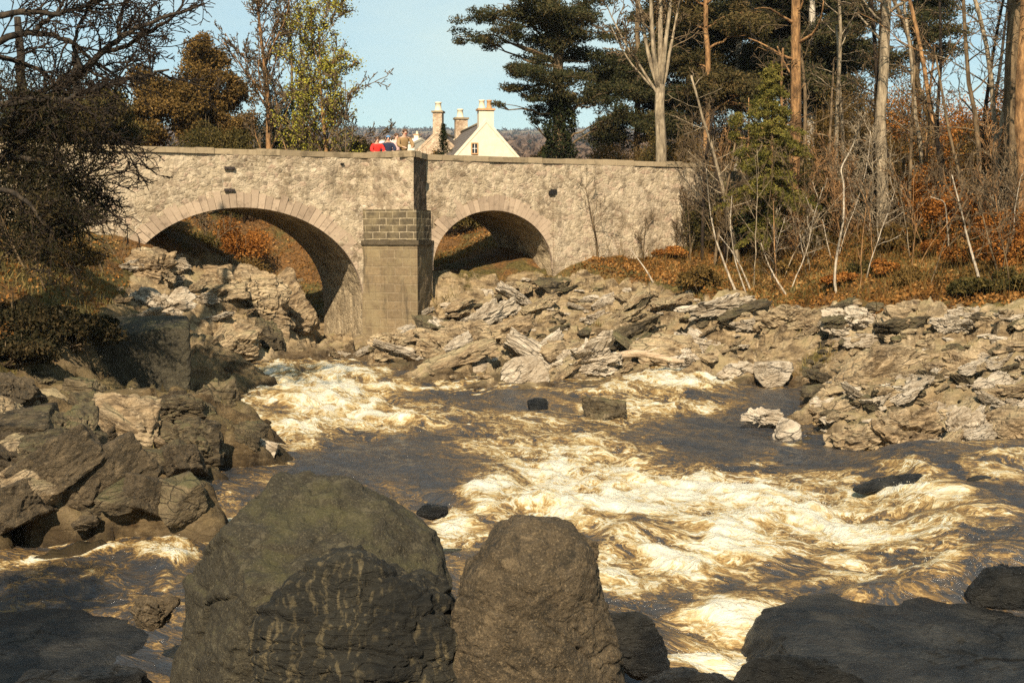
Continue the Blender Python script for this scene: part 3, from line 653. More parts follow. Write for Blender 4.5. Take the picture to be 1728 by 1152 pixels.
# ---- far hillside behind the bridge
ang = np.linspace(-0.75, 0.75, 161); rad = np.concatenate([np.linspace(82, 400, 40), np.geomspace(420, 4200, 60)])
AA, RR = np.meshgrid(ang, rad); hx, hy = (RR * np.sin(AA)).ravel(), (RR * np.cos(AA)).ravel(); rr = RR.ravel()
sl = np.interp(rr, [82, 110, 200, 420, 1000, 2200, 3600, 4200], [0.026, 0.028, 0.048, 0.057, 0.067, 0.0745, 0.0800, 0.078])
hz = EYE + rr * sl + rr * 0.0022 * fbm(np.stack([hx / 300, hy / 300, hx * 0], 1), 4, 101)
hz = np.where(rr < 100, np.minimum(hz, 7.3), hz)
hills = link('hillside', mesh('hillside', np.stack([hx, hy, hz], 1), grid_quads(len(ang), len(rad)), None, M['hill'], True))
tag(hills, 'far hillside of fields and woods', 'hill', kind='structure')
# ------------------------------------------------------------------ the old stone bridge (local frame: x along it, y behind its near face)
DW = 4.2                                  # width over the parapets
TOP, DECK = 8.15, 7.25
ARCH = [(-5.55, 4.25, 3.25, 6.20), (3.80, 2.45, 2.10, 6.20)]     # centre, half span, rise, crown height
bridge = empty('stone_bridge', (PIER[0], PIER[1], 0), BR)
tag(bridge, 'old tan stone road bridge with two round arches over the river', 'bridge')
def soffit(t):
    """height of the arch underside at t, or None outside the openings"""
    out = np.full(t.shape, -0.3)
    for tc, a, b, zc in ARCH:
        q = 1 - ((t - tc) / a) ** 2
        out = np.where(q > 0, zc - b + b * np.sqrt(np.maximum(q, 0)), out)
    return out
T0, T1 = -20.0, 13.2
tt = np.unique(np.round(np.concatenate([np.arange(T0, T1 + 1e-6, 0.075)] + [tc + a * np.cos(np.linspace(0, math.pi, 121)) for tc, a, b, zc in ARCH]), 4))
def face(t_list, top, y0, seed, nrow=74, depth=0.022, material=None, name='spandrel_wall', flip=False):
    t = np.asarray(t_list); bot = soffit(t)
    for tc, a, b, zc in ARCH:                                      # jambs go straight down below the springing
        e = np.abs(np.abs(t - tc) - a) < 1e-3
        bot = np.where(e, zc - b, bot)
    f = np.linspace(0, 1, nrow)[:, None]
    zz = bot[None, :] * (1 - f) + top * f; TT = np.repeat(t[None, :], nrow, 0)
    x, z = TT.ravel(), zz.ravel()
    h, t1, t2, vx, vy, e = cells(x * 4.4 + 0.2 * vnoise(np.stack([x * 3, z * 3, x * 0], 1), 3), z * 7.0, seed)
    y = y0 + (1 if flip else -1) * (0.010 * sstep(0.0, 0.20, e) * (0.2 + 0.8 * h) + 0.016 * fbm(np.stack([x * 5, z * 5, x * 0], 1), 3, seed + 3) + 0.05 * fbm(np.stack([x * 0.6, z * 0.6, x * 0], 1), 3, seed))
    q = grid_quads(len(t), nrow)
    if flip: q = q[:, ::-1]
    return link(name, mesh(name, np.stack([x, y, z], 1), q, None, material, False), bridge)
PT, PP = 1.12, 1.50                        # half width and projection of the refuge above the cutwater
face(tt, TOP - 0.2, 0.0, 5, material=M['wall'])
face(tt, TOP - 0.2, DW, 6, material=M['wall'], name='far_spandrel_wall', flip=True)
# parapet inner faces with the deck between them
g = Geo()
g.box(T0, -PT, 0.42, 0.47, DECK - 0.3, TOP - 0.2); g.box(PT, T1, 0.42, 0.47, DECK - 0.3, TOP - 0.2); g.box(T0, T1, DW - 0.47, DW - 0.42, DECK - 0.3, TOP - 0.2)
g.build('parapet_inner_face', M['facet'], bridge)
g = Geo(); g.box(T0, T1, 0.47, DW - 0.47, DECK - 0.25, DECK); g.build('road_deck', M['asphalt'], bridge)
# vaults
for tc, a, b, zc in ARCH:
    th = np.linspace(0, math.pi, 61); prof = [(tc + a, -0.3), (tc + a, 0.8), (tc + a, 1.9)] + [(tc + a * math.cos(q), zc - b + b * math.sin(q)) for q in th] + [(tc - a, 1.9), (tc - a, 0.8), (tc - a, -0.3)]
    prof = np.array(prof); ys = np.linspace(0.0, DW, 36)
    x = np.repeat(prof[None, :, 0], 36, 0).ravel(); z = np.repeat(prof[None, :, 1], 36, 0).ravel(); y = np.repeat(ys[:, None], len(prof), 1).ravel()
    arc = np.repeat(np.cumsum(np.r_[0, np.hypot(*np.diff(prof, axis=0).T)])[None], 36, 0).ravel()
    h, t1, t2, vx, vy, e = cells(arc * 2.6, y * 1.6, 31)
    k = 0.05 * (h - 0.5) * sstep(0, 0.1, e) * ((y > 0.05) & (y < DW - 0.05))
    x = x + k * (tc - x) / a; z = z - k * np.clip((z - (zc - b)) / b, 0, 1)
    link('arch_vault', mesh('arch_vault', np.stack([x, y, z], 1), grid_quads(len(prof), 36), None, M['vault'], False), bridge)
# rings of voussoirs, near and far side
rng = random.Random(4)
def ring(tc, a, b, zc, yf, sgn, nb):
    g = Geo()
    th = np.linspace(-0.04, math.pi + 0.04, nb + 1)
    for i in range(nb):
        q0, q1 = th[i] + 0.002, th[i + 1] - 0.002
        ro = 0.46 + rng.uniform(-0.08, 0.14); ri = -0.012; pr = 0.020 + rng.uniform(0, 0.016)
        P = []
        for yy in ((yf + 0.10 * sgn, yf - pr * sgn) if sgn > 0 else (yf - pr * sgn, yf + 0.10 * sgn)):
            for q, rr_ in ((q0, ri), (q0, ro), (q1, ro), (q1, ri)):
                P.append((tc + (a + rr_) * math.cos(q), yy, zc - b + (b + rr_) * math.sin(q)))
        g.hexa(P)
    return g.build('arch_ring', M['ring'], bridge)
for (tc, a, b, zc), nb in zip(ARCH, (58, 42)):
    ring(tc, a, b, zc, 0.0, 1, nb); ring(tc, a, b, zc, DW, -1, nb)
# cutwater: triangular pier nose in two tiers, with a refuge above it
def nose(name, w, p, z0, z1, material, y0=0.0, sub=(40, 60), seed=50, amp=0.02, sides=(-1, 1)):
    """left and right facet as one mesh with metre uvs, closed on top"""
    V, Q, U, n = [], [], [], 0
    for s in sides:
        A = np.array((s * w, y0)); B = np.array((0.0, -p)); L = np.linalg.norm(B - A)
        f = np.linspace(0, 1, sub[0]); zz = np.linspace(z0, z1, sub[1]); F, Zq = np.meshgrid(f, zz)
        xy = A[None] * (1 - F.ravel()[:, None]) + B[None] * F.ravel()[:, None]
        nrm = np.array((s * (p + y0), -w)); nrm = nrm / np.linalg.norm(nrm)
        k = amp * fbm(np.stack([F.ravel() * L * 2.5, Zq.ravel() * 2.5, F.ravel() * 0 + s], 1), 4, seed) * (F.ravel() < 0.97) * (F.ravel() > 0.01)
        xy = xy + k[:, None] * nrm[None]
        V.append(np.column_stack([xy, Zq.ravel()])); U.append(np.column_stack([s * F.ravel() * L + 10, Zq.ravel()]))
        q = grid_quads(*sub); Q.append((q if s < 0 else q[:, ::-1]) + n); n += F.size
    V.append(np.array([(-w, y0, z1), (0, -p, z1), (w, y0, z1)])); U.append(np.zeros((3, 2)))
    me = mesh(name, np.vstack(V), np.vstack(Q), [(n, n + 1, n + 2)], material, False, uv=np.vstack(U))
    return link(name, me, bridge)
nose('cutwater', 1.34, 1.80, 0.2, 4.93, M['ashlar'])
nose('cutwater_band', 1.42, 1.90, 4.934, 5.09, M['band'], sub=(16, 4))
nose('upper_cutwater', 1.30, 1.72, 5.094, 6.16, M['ashlar_dark'])
nose('refuge_wall', PT, PP, 6.164, TOP - 0.2, M['wall'], seed=54, amp=0.03, sides=(-1,))
nose('refuge_wall', PT, PP, 6.164, TOP - 0.204, M['facet_shade'], seed=54, amp=0.03, sides=(1,))['label'] = 'side of the refuge with its shade put into the stone colour'
# coping stones follow the parapet round the refuge
g = Geo(); rng = random.Random(9)
def coping(x0, y0, x1, y1, w=0.52):
    L = math.hypot(x1 - x0, y1 - y0); ux, uy = (x1 - x0) / L, (y1 - y0) / L; nx_, ny_ = uy, -ux; s = 0.0
    while s < L - 0.05:
        l = min(rng.uniform(0.55, 1.05), L - s); dz = rng.uniform(-0.02, 0.02); o = rng.uniform(-0.03, 0.03)
        if L - s - l < 0.25: l = L - s
        a0, a1 = s + 0.004, s + l - 0.004
        P = [(x0 + ux * q + nx_ * r, y0 + uy * q + ny_ * r, z) for z in (TOP - 0.198, TOP + dz) for q, r in ((a0, 0.05 + o), (a1, 0.05 + o), (a1, -w), (a0, -w))]
        g.hexa(P[:4][::-1] + P[4:][::-1]); s += l
coping(T0, 0, -PT, 0); coping(-PT, 0, 0, -PP); coping(0, -PP, PT, 0); coping(PT, 0, T1, 0)
g.build('coping', M['coping'], bridge)
g = Geo(); coping(T1, DW, T0, DW); g.build('far_coping', M['coping'], bridge)
def on_face(px, py, y=0.0):
    """bridge coordinates of the point of the near face seen through a pixel"""
    r = ray(px, py); k = (y - PIER[0] * SB + PIER[1] * CB) / (-r.x * SB + r.y * CB)
    x_, y_, z_ = r.x * k, r.y * k, EYE + r.z * k
    return (x_ - PIER[0]) * CB + (y_ - PIER[1]) * SB, z_
for px, py in ((387, 284), (387, 321)):
    t, z = on_face(px, py); g = Geo(); g.box(t - 0.17, t + 0.17, -0.095, 0.0, z - 0.05, z + 0.05)
    for s in (-0.1, 0.1): g.tube([(t + s, -0.13, z), (t + s, -0.09, z)], 0.03, 6)
    g.build('tie_plate', M['iron'], bridge)
for px, py, w in ((931, 325, 0.19), (577, 277, 0.07), (665, 312, 0.06)):
    t, z = on_face(px, py); g = Geo(); h_ = w * 0.62
    for i in range(7):                      # a ragged hole as overlapping boxes, its inner shade painted in a dark colour
        q = rng.uniform(-.5, .5) * w; r_ = rng.uniform(-.5, .5) * h_; e = rng.uniform(.35, .6); g.box(t + q - w * e, t + q + w * e, -0.075 - i * .003, 0.02 + i * .003, z + r_ - h_ * e, z + r_ + h_ * e)
    g.build('drain_hole', M['void'], bridge)
# road beyond the deck
g = Geo(); V = []
for t in np.linspace(T1 - 0.02, T1 + 34, 12): V += [(*bridge_pt(t, 0.5), 7.12), (*bridge_pt(t, 4.0), 7.12)]
road = link('road', mesh('road', V, [(2 * i, 2 * i + 2, 2 * i + 3, 2 * i + 1) for i in range(11)], None, M['asphalt'])); tag(road, 'narrow tarmac road running on from the bridge', 'road', kind='structure')

# dark mossy wall that carries on along the road into the wood
rw = empty('roadside_wall', (PIER[0], PIER[1], 0), BR); tag(rw, 'low dark mossy wall running from the bridge into the wood', 'wall')
ts = np.arange(T1 + 0.03, T1 + 22, 0.12); zs = np.linspace(4.2, 7.9, 30); TT, ZZ = np.meshgrid(ts, zs); x_, z_ = TT.ravel(), ZZ.ravel()
z_ = z_ - (z_ - 4.2) / 3.7 * (0.02 * (x_ - T1) + 0.10 * fbm(np.stack([x_ * .8, x_ * 0, x_ * 0], 1), 3, 77))
h, t1, t2, vx, vy, e = cells(x_ * 2.6, z_ * 4.0, 78); y_ = 0.03 - 0.05 * sstep(0, .16, e) * (.3 + .7 * h) + .05 * fbm(np.stack([x_ * .7, z_ * .7, x_ * 0], 1), 3, 79)
back = np.column_stack([x_, np.full(len(x_), .5), z_]); q = grid_quads(len(ts), 30); n = len(x_); top = (29 * len(ts)) + np.arange(len(ts) - 1)
link('wall', mesh('wall', np.vstack([np.column_stack([x_, y_, z_]), back]), np.vstack([q, q[:, ::-1] + n, np.stack([top, top + 1, top + 1 + n, top + n], 1)]), None, M['roadside_wall'], False), rw)
# ------------------------------------------------------------------ boulders
_ico = {}
def ico(n):
    if n not in _ico:
        bm = bmesh.new(); bmesh.ops.create_icosphere(bm, subdivisions=n, radius=1.0)
        V = np.array([v.co[:] for v in bm.verts]); V /= np.linalg.norm(V, axis=1, keepdims=True)
        F = np.array([[v.index for v in f.verts] for f in bm.faces]); bm.free(); _ico[n] = (V, F)
    return _ico[n]
def rock_mesh(name, seed, dims, material, sub=4, planes=None, npl=16, p=30.0, rough=0.05, strat=0.0, fine=0.014, dip=None, smooth=False):
    """a boulder: soft intersection of half-spaces, roughened, with optional parallel ledges"""
    V, F = ico(sub); rs = np.random.RandomState(seed)
    if planes is None:
        N = rs.normal(size=(npl, 3)); N /= np.linalg.norm(N, axis=1, keepdims=True); d = rs.uniform(0.62, 1.0, npl)
        N = np.vstack([N, np.eye(3), -np.eye(3)]); d = np.concatenate([d, np.full(6, 1.0)])
    else:
        N = np.array([q[:3] for q in planes], dtype=float); L = np.linalg.norm(N, axis=1, keepdims=True); N /= L; d = np.array([q[3] for q in planes])
    r = (np.maximum(V @ N.T, 0) / d[None]) ** p
    r = r.sum(1) ** (-1.0 / p)
    P = V * r[:, None]
    s = np.array(dims) if planes is None else np.ones(3)
    m = float(np.mean(dims))
    P = P * s
    o = rs.uniform(0, 50, 3)
    Q = P / m
    k = rough * fbm(Q * 1.7 + o, 4, seed) + fine * fbm(Q * 9 + o, 3, seed + 5)
    if strat:
        a = rs.uniform(-0.5, 0.5); ax = np.array((math.sin(a) * 0.9, 0.35, math.cos(a))); ax /= np.linalg.norm(ax)
        if dip is not None: ax = np.array(dip) / np.linalg.norm(dip)
        u = (Q @ ax) * 6.0 + 0.9 * fbm(Q * 1.6 + o, 3, seed + 9); fr = u - np.floor(u)
        k = k + strat * (sstep(0.0, 0.13, fr) * (0.4 + 0.6 * _h(np.floor(u).astype(np.int64), np.floor(u).astype(np.int64) * 0, np.floor(u).astype(np.int64) * 0, seed)) - 0.5)
        # broken across the ledges
        e1 = np.cross(ax, (0.2, 1.0, 0.1)); e1 /= np.linalg.norm(e1); e2 = np.cross(ax, e1)
        W = np.stack([Q @ e1 * 1.0, Q @ e2 * 1.3, Q @ ax * 2.4], 1) + 0.12 * fbm(Q * 2.5 + o, 3, seed + 3)[:, None]
        for fq, am in ((1.0, 2.6), (2.7, 0.9)):
            H, Vv, e = cells3(W * fq + o, seed + int(fq))
            k = k + strat * am * ((H[:, 3] - 0.6) + ((H[:, :3] - 0.5) * Vv).sum(1) * 1.8 - 0.55 * sstep(0.13, 0.0, e))
    P = P + V * (k * m)[:, None]
    return mesh(name, P, None, F, material, smooth)
def rock(px0, px1, pyt, pyb, D, mat, label, seed, group=None, name='boulder', sub=5, dep=0.85, strat=0.06, rough=0.06, rz=0.0, p=34.0, npl=16, sink=0.25, cat='rock', tilt=0.0):
    """a rock filling a pixel box at distance D; sink buries part of it"""
    if mat is M['rock_wet']: sink, p, rough = max(sink, .6), 9.0, .09
    w = (px1 - px0) / FPX * D; h = (pyb - pyt) / FPX * D
    c = at((px0 + px1) / 2, pyb, D)
    hh = h * (1 + sink) / 2
    me = rock_mesh(name, seed, (w / 2 * 1.06, w / 2 * dep, hh * 1.06), mat, sub, npl=npl, p=p, strat=strat, rough=rough, dip=(.42, .2, .88) if strat > .03 else None, smooth=mat is M['rock_wet'])
    o = link(name, me); o.location = (c.x, c.y + w / 2 * dep * 0.35, c.z + h - hh); o.rotation_euler = (0, tilt, rz)
    return tag(o, label, cat, group)
def hull(name, planes, D, cx, cy, mat, label, seed, sub=6, p=18.0, rough=0.05, fine=0.012, dims=1.4, strat=0.0):
    me = rock_mesh(name, seed, (dims,) * 3, mat, sub, planes=planes, p=p, rough=rough, fine=fine, strat=strat, smooth=True)
    o = link(name, me); o.location = at(cx, cy, D)
    return tag(o, label, 'rock')
# the three big boulders in front
hull('foreground_boulder', [(-1, .05, .18, 1.50), (-.78, .1, .62, 1.29), (.2, .25, .98, 1.50), (.6, .1, .8, 1.39), (.97, 0, .24, 1.46), (.05, -.45, .89, 1.0), (.55, -.62, .56, 1.12),
      (-.85, -.5, .1, 1.11), (.08, -.97, .10, 1.22), (.72, -.66, .2, 1.28), (-.35, -.9, -.1, 1.3), (0, 1, .3, 1.25), (.6, .8, .2, 1.4), (-.6, .8, .2, 1.4), (0, 0, -1, 1.6), (0, .7, .75, 1.4)],
     15.0, 530, 1020, M['rock_dark'], 'largest dark olive boulder, broad pointed hump at the front of the river', 11, sub=7, p=60, rough=0.05, fine=0.016, strat=0.012)
hull('foreground_boulder', [(-.62, .0, .78, .93), (.62, .0, .78, .92), (0, .2, 1, 1.0), (-1, .1, .1, 1.03), (1, .1, .1, 1.06), (-.25, -.9, .42, .62), (.32, -.9, .36, .66), (0, -1, -.1, .72), (-.6, -.8, .1, .8), (.6, -.8, .1, .82),
      (0, 1, .2, .8), (0, 0, -1, 1.5)], 13.3, 602, 1100, M['rock_veined'], 'black boulder with tan vertical veins, leaning on the front of the largest boulder', 12, sub=7, p=16, rough=0.08, fine=0.02, dims=1.0, strat=0.035)
hull('foreground_boulder', [(-1, 0, .16, .80), (-.72, 0, .70, .88), (.08, .2, 1, 1.10), (.76, 0, .64, .93), (.97, 0, .24, .74), (.05, -.72, .66, .86), (-.4, -.88, .25, .72), (.3, -.92, .2, .74), (.78, -.6, .12, .70),
      (0, 1, .3, .8), (.6, .8, .2, .8), (-.6, .8, .2, .8), (0, 0, -1, 1.6)], 13.6, 902, 1056, M['rock_brown'], 'brown round topped boulder standing upright right of the largest boulder', 13, sub=7, p=34, rough=0.05, fine=0.018, dims=0.95, strat=0.014)
R = rock
R(150, 308, 541, 672, 33.5, M['rock_dark'], 'square flat topped dark mossy block above the left rapids', 21, name='square_block', rough=0.03, strat=0.0, p=40, npl=3, dep=0.9, rz=0.25, sink=0.1)
R(60, 170, 556, 640, 35.0, M['rock_mossy'], 'dark low boulder in shade left of the square mossy block', 22, dep=0.8)
R(288, 438, 640, 742, 33.2, M['rock_mossy'], 'big cracked tan and black boulder at the tip of the left rocks', 23, strat=0.07, rz=0.5)
R(108, 196, 640, 712, 29.6, M['rock_mossy'], 'rounded ochre boulder in the middle of the left rocks', 24, rough=0.04)
R(46, 124, 655, 706, 29.0, M['rock_bank'], 'smooth grey slanting slab on the left rocks', 25, strat=0.02, tilt=0.3)
R(38, 102, 622, 655, 30.2, M['rock_mossy'], 'small pointed tan rock at the upper left edge of the left rocks', 26)
R(180, 240, 660, 706, 30.4, M['rock_bank'], 'grey wedge rock under the square mossy block', 27, tilt=-0.3)
R(236, 300, 668, 715, 31.0, M['rock_mossy'], 'lumpy olive rock beside the big cracked boulder', 28)
R(0, 60, 700, 775, 25.4, M['rock_mossy'], 'striped tan rock at the left edge of the picture', 29, strat=0.09)
R(80, 150, 730, 785, 26.5, M['rock_bank'], 'flat greyish boulder low among the left rocks', 30)
R(240, 372, 705, 800, 27.5, M['rock_mossy'], 'dark cracked ledge below the big cracked boulder', 31, strat=0.08, dep=0.6)
R(384, 462, 728, 792, 28.6, M['rock_pale'], 'pale pinkish slab by the dark pool behind the largest boulder', 32, tilt=0.35, dep=0.6)
R(100, 142, 828, 872, 22.6, M['rock_brown'], 'small orange brown boulder low on the left shore', 33, rough=0.03, strat=0.0)
R(150, 240, 838, 876, 22.4, M['rock_brown'], 'long brown stone by the left side channel', 34, strat=0.05, dep=0.5)
R(115, 165, 868, 892, 21.6, M['rock_brown'], 'small tan stone at the edge of the left side channel', 35, sub=4)
# bank below the left arch
R(178, 318, 488, 548, 40.5, M['rock_pale'], 'bright cream jagged outcrop beyond the square mossy block', 41, strat=0.13, rough=0.12, dep=0.6, sub=6, rz=0.3)
R(330, 452, 546, 612, 44.2, M['rock_bank'], 'smooth grey striped boulder at the water under the left arch', 42, strat=0.05, tilt=-0.35, dep=0.7)
R(300, 480, 436, 560, 47.6, M['rock_bank'], 'tall tan lichen covered crag below the left arch', 43, strat=0.07, rough=0.10, dep=0.6, sub=6, npl=22)
R(430, 530, 466, 560, 49.5, M['rock_bank'], 'steep tan rock rib rising into the shade of the left arch', 44, strat=0.05, tilt=-0.5, dep=0.55, sub=5)
R(410, 480, 540, 604, 45.6, M['rock_mossy'], 'rounded dark boulder at the foot of the tan rock rib', 45)
R(205, 300, 424, 480, 44.6, M['rock_bank'], 'crumbling tan rock at the left springing of the left arch', 46, strat=0.1, rough=0.1)
# middle shore
R(916, 1052, 572, 648, 40.6, M['rock_pale'], 'pale grey ridge of rock sloping down to the water', 51, strat=0.12, rough=0.08, tilt=-0.42, dep=0.45, sub=6, npl=12)
R(836, 922, 604, 650, 39.6, M['rock_pale'], 'narrow white slab slanting into the water', 52, tilt=-0.45, dep=0.4, strat=0.03, npl=8)
R(700, 880, 528, 640, 44.0, M['rock_bank'], 'broad broken brown outcrop in front of the pier', 53, strat=0.10, rough=0.10, dep=0.5, sub=6, npl=24, sink=0.4)
R(615, 705, 548, 606, 46.0, M['rock_bank'], 'broken brown ledge at the foot of the cutwater', 54, strat=0.09, rough=0.10, dep=0.6)
R(905, 965, 572, 606, 42.6, M['rock_bank'], 'squarish grey block behind the pale ridge', 55, strat=0.02)
R(1060, 1200, 560, 612, 43.5, M['rock_bank'], 'wide grey green slab above the driftwood', 56, strat=0.05, dep=0.6)
R(1205, 1275, 612, 644, 40.0, M['rock_pale'], 'low cream rock at the water right of the driftwood', 57, dep=0.6)
R(1282, 1338, 612, 650, 39.4, M['rock_pale'], 'bright white cube shaped rock on the right shore', 58, strat=0.02, rough=0.03, npl=6, rz=0.6)
# right shore
R(1350, 1610, 598, 690, 36.0, M['rock_bank'], 'huge smooth tan slab leaning over the right shore', 61, strat=0.05, rough=0.05, tilt=-0.28, dep=0.5, sub=6, npl=14, sink=0.5)
R(1500, 1728, 515, 600, 38.6, M['rock_bank'], 'massive tan ledge below the orange bank', 62, strat=0.07, rough=0.06, dep=0.45, sub=6, npl=14, sink=0.5)
R(1385, 1500, 522, 566, 41.0, M['rock_pale'], 'cracked pale outcrop at the edge of the leaf covered bank', 63, strat=0.10, rough=0.1, dep=0.5, sub=6)
R(1265, 1370, 512, 560, 43.6, M['rock_bank'], 'bleached blocky rock below the bent saplings', 64, strat=0.09, rough=0.1, dep=0.5)
R(1580, 1728, 585, 690, 33.6, M['rock_bank'], 'tan layered block at the right edge of the picture', 65, strat=0.09, rough=0.06, dep=0.55, sub=6, sink=0.4)
R(1370, 1480, 668, 738, 32.6, M['rock_bank'], 'grey tilted slab with thin dark cracks by the calm pool', 66, strat=0.10, tilt=-0.5, dep=0.5, sub=6)
R(1380, 1520, 720, 775, 30.6, M['rock_bank'], 'brown undercut ledge at the edge of the calm pool', 67, strat=0.12, tilt=-0.2, dep=0.5)
R(1480, 1590, 690, 768, 30.4, M['rock_bank'], 'long tan rock lying on the right shore', 68, strat=0.10, tilt=-0.3, dep=0.5)
R(1590, 1672, 686, 752, 29.8, M['rock_pale'], 'pale upright fin of rock on the right shore', 69, strat=0.10, tilt=-0.7, dep=0.4)
R(1670, 1760, 692, 752, 29.2, M['rock_bank'], 'orange tan boulder at the right edge above the cascade', 70, strat=0.05)
R(1302, 1362, 700, 752, 31.6, M['rock_pale'], 'white egg shaped rock standing in the calm pool', 71, rough=0.03, strat=0.015, tilt=-0.4, p=12)
R(1252, 1318, 688, 716, 33.0, M['rock_pale'], 'low cream rocks strung out in the calm pool', 72, dep=0.5, strat=0.08, tilt=0.2)
# rocks in the current
R(592, 690, 626, 655, 42.4, M['rock_mossy'], 'long low mossy rock in the upper rapids', 81, dep=0.45, strat=0.04)
R(890, 928, 673, 694, 35.8, M['rock_wet'], 'small dark rounded rock in midstream', 82, sub=4, strat=0.02)
R(984, 1074, 670, 712, 34.4, M['rock_mossy'], 'dark square edged rock in midstream', 83, strat=0.05, dep=0.55)
R(1420, 1580, 800, 825, 24.6, M['rock_wet'], 'thin black ledge crossing the right cascade', 84, dep=0.4, tilt=-0.10, strat=0.02)
R(1575, 1700, 758, 802, 26.4, M['rock_wet'], 'black rock at the top of the right cascade', 85, dep=0.5, strat=0.02)
R(1618, 1750, 806, 866, 23.6, M['rock_wet'], 'large black wet rock on the right edge of the cascade', 86, dep=0.6, strat=0.02)
R(1640, 1800, 876, 930, 21.2, M['rock_wet'], 'black shelf of rock below the large black wet rock', 87, dep=0.5, strat=0.02)
R(1618, 1790, 944, 1012, 18.0, M['rock_wet'], 'shiny black rock at the foot of the amber chute', 88, dep=0.5, strat=0.02)
R(1015, 1140, 1022, 1112, 15.2, M['rock_wet'], 'black rock beside the brown upright boulder', 90, dep=0.6, sub=6, strat=0.02)
R(1240, 1470, 1096, 1200, 12.9, M['rock_wet'], 'rounded black rock at the bottom edge of the picture', 93, dep=0.5, sub=6, strat=0.02)
R(1030, 1280, 1116, 1200, 12.9, M['rock_wet'], 'flat grey black rock at the foot of the brown boulder', 94, dep=0.5, sub=6, strat=0.02)
R(930, 1010, 896, 930, 17.6, M['rock_brown'], 'red brown stone awash behind the brown boulder', 95, dep=0.6, sub=4, sink=0.8)
R(700, 760, 846, 868, 20.6, M['rock_wet'], 'black stone at the lip of the dark pool', 96, dep=0.6, sub=4, strat=0.02)
R(-60, 270, 1112, 1200, 13.8, M['rock_wet'], 'low black rock in the lower left corner', 99, dep=0.5, sub=6, strat=0.02)
R(215, 300, 1000, 1050, 15.9, M['rock_brown'], 'brown stone between the left channel and the largest boulder', 100, dep=0.6, sub=5)
o = hull('wet_slab', [(.02, -.06, 1, .62), (-1, -.35, .45, 3.25), (1, 0, .3, 3.8), (0, 1, .35, 2.25), (0, -1, .3, 2.7), (-.62, .6, .5, 2.75), (-.75, -.1, .65, 2.5), (.3, .5, .8, 1.5), (0, 0, -1, .8)],
     14.5, 1600, 1192, M['rock_wet'], 'wide low black slab of wet rock filling the lower right corner', 92, sub=7, p=14, rough=0.075, fine=0.012, dims=1.6, strat=0.012)
o.location = (5.9, 16.7, -.42)
o = hull('wet_slab', [(0, -.05, 1, .30), (-1, 0, .4, 2.0), (1, -.2, .5, 1.5), (0, 1, .4, 1.2), (0, -1, .3, 1.6), (.6, .5, .6, 1.35), (0, 0, -1, .8)],
     16.6, 80, 1052, M['rock_wet'], 'low black slab awash in the left side channel', 97, sub=6, p=12, rough=0.09, fine=0.014, dims=1.2, strat=0.012)
o.location = (-6.1, 17.2, -.20)
# loose rocks on the shores: a few shapes, copied
def scatter(n, poly, group, label, mats, smin, smax, seed, name='shore_rock', flat_=(0.3, 0.6), wild=False, mass=False):
    rs = random.Random(seed); k = 0
    xs = [q[0] for q in poly]; ys = [q[1] for q in poly]
    protos = []; parts_ = []
    for i in range(8):
        protos.append(rock_mesh(name, seed * 10 + i, (1, rs.uniform(0.6, 0.9), rs.uniform(*flat_)), mats[i % len(mats)], 3 if mass else 5, npl=rs.randint(7, 14), strat=rs.choice([0, 0.025, 0.05] if wild else [0.05, 0.09, 0.13]), rough=0.08, p=40, dip=None if wild else (.3, .1, .9)))
    tries = 0
    while k < n and tries < n * 30:
        tries += 1
        px, py = rs.uniform(min(xs), max(xs)), rs.uniform(min(ys), max(ys)); ins = False; j = len(poly) - 1
        for i in range(len(poly)):
            (xi, yi), (xj, yj) = poly[i], poly[j]
            if (yi > py) != (yj > py) and px < (xj - xi) * (py - yi) / (yj - yi) + xi: ins = not ins
            j = i
        if not ins: continue
        g = pix_ground(px, py)
        if g.z < float(water_level(np.array([g.x]), np.array([g.y]))[0]) - 0.1: continue
        s = smin + (smax - smin) * rs.random() ** 2.2
        if mass:
            me = protos[k % 8]; P = np.empty(len(me.vertices) * 3, dtype=np.float32); me.vertices.foreach_get('co', P); F = np.empty(len(me.polygons) * 3, dtype=np.int32); me.loops.foreach_get('vertex_index', F)
            mt = Matrix.LocRotScale(Vector((g.x, g.y, g.z + s * .1)), Matrix.Rotation(rs.uniform(-.4, .4), 3, 'X') @ Matrix.Rotation(rs.gauss(.25, .6), 3, 'Z'), Vector((s * rs.uniform(1, 1.6), s, s * rs.uniform(.7, 1.2))))
            parts_.append((P.reshape(-1, 3) @ np.array(mt.to_3x3()).T + np.array(mt.translation), F.reshape(-1, 3), k % len(mats))); k += 1; continue
        o = link(name, rs.choice(protos)); o.location = (g.x, g.y, g.z + s * 0.12); o.scale = (s * rs.uniform(1.0, 1.7), s * rs.uniform(0.7, 1.1), s * rs.uniform(0.6, 1.1))
        o.rotation_euler = (rs.uniform(-0.2, 0.2), rs.uniform(-0.55, -0.1), rs.gauss(0.25, 0.4) + (3.14 if rs.random() < .15 else 0))
        if wild: o.rotation_euler = (rs.uniform(-.5, .5), rs.uniform(-.6, .4), rs.uniform(0, 6.28)); o.scale = (s * rs.uniform(.9, 1.3), s, s * rs.uniform(.7, 1.2))
        tag(o, label, 'rock', group); k += 1
    if mass:
        G_ = Geo(); mi = []
        for P, F, m_ in parts_: G_.raw(P, None, F); mi += [m_] * len(F)
        me = G_.mesh(name); [me.materials.append(q) for q in mats]; me.polygons.foreach_set('material_index', np.array(mi, dtype=np.int32))
        tag(link(name, me), label, 'stones', None, 'stuff')
        for q in protos: bpy.data.meshes.remove(q)
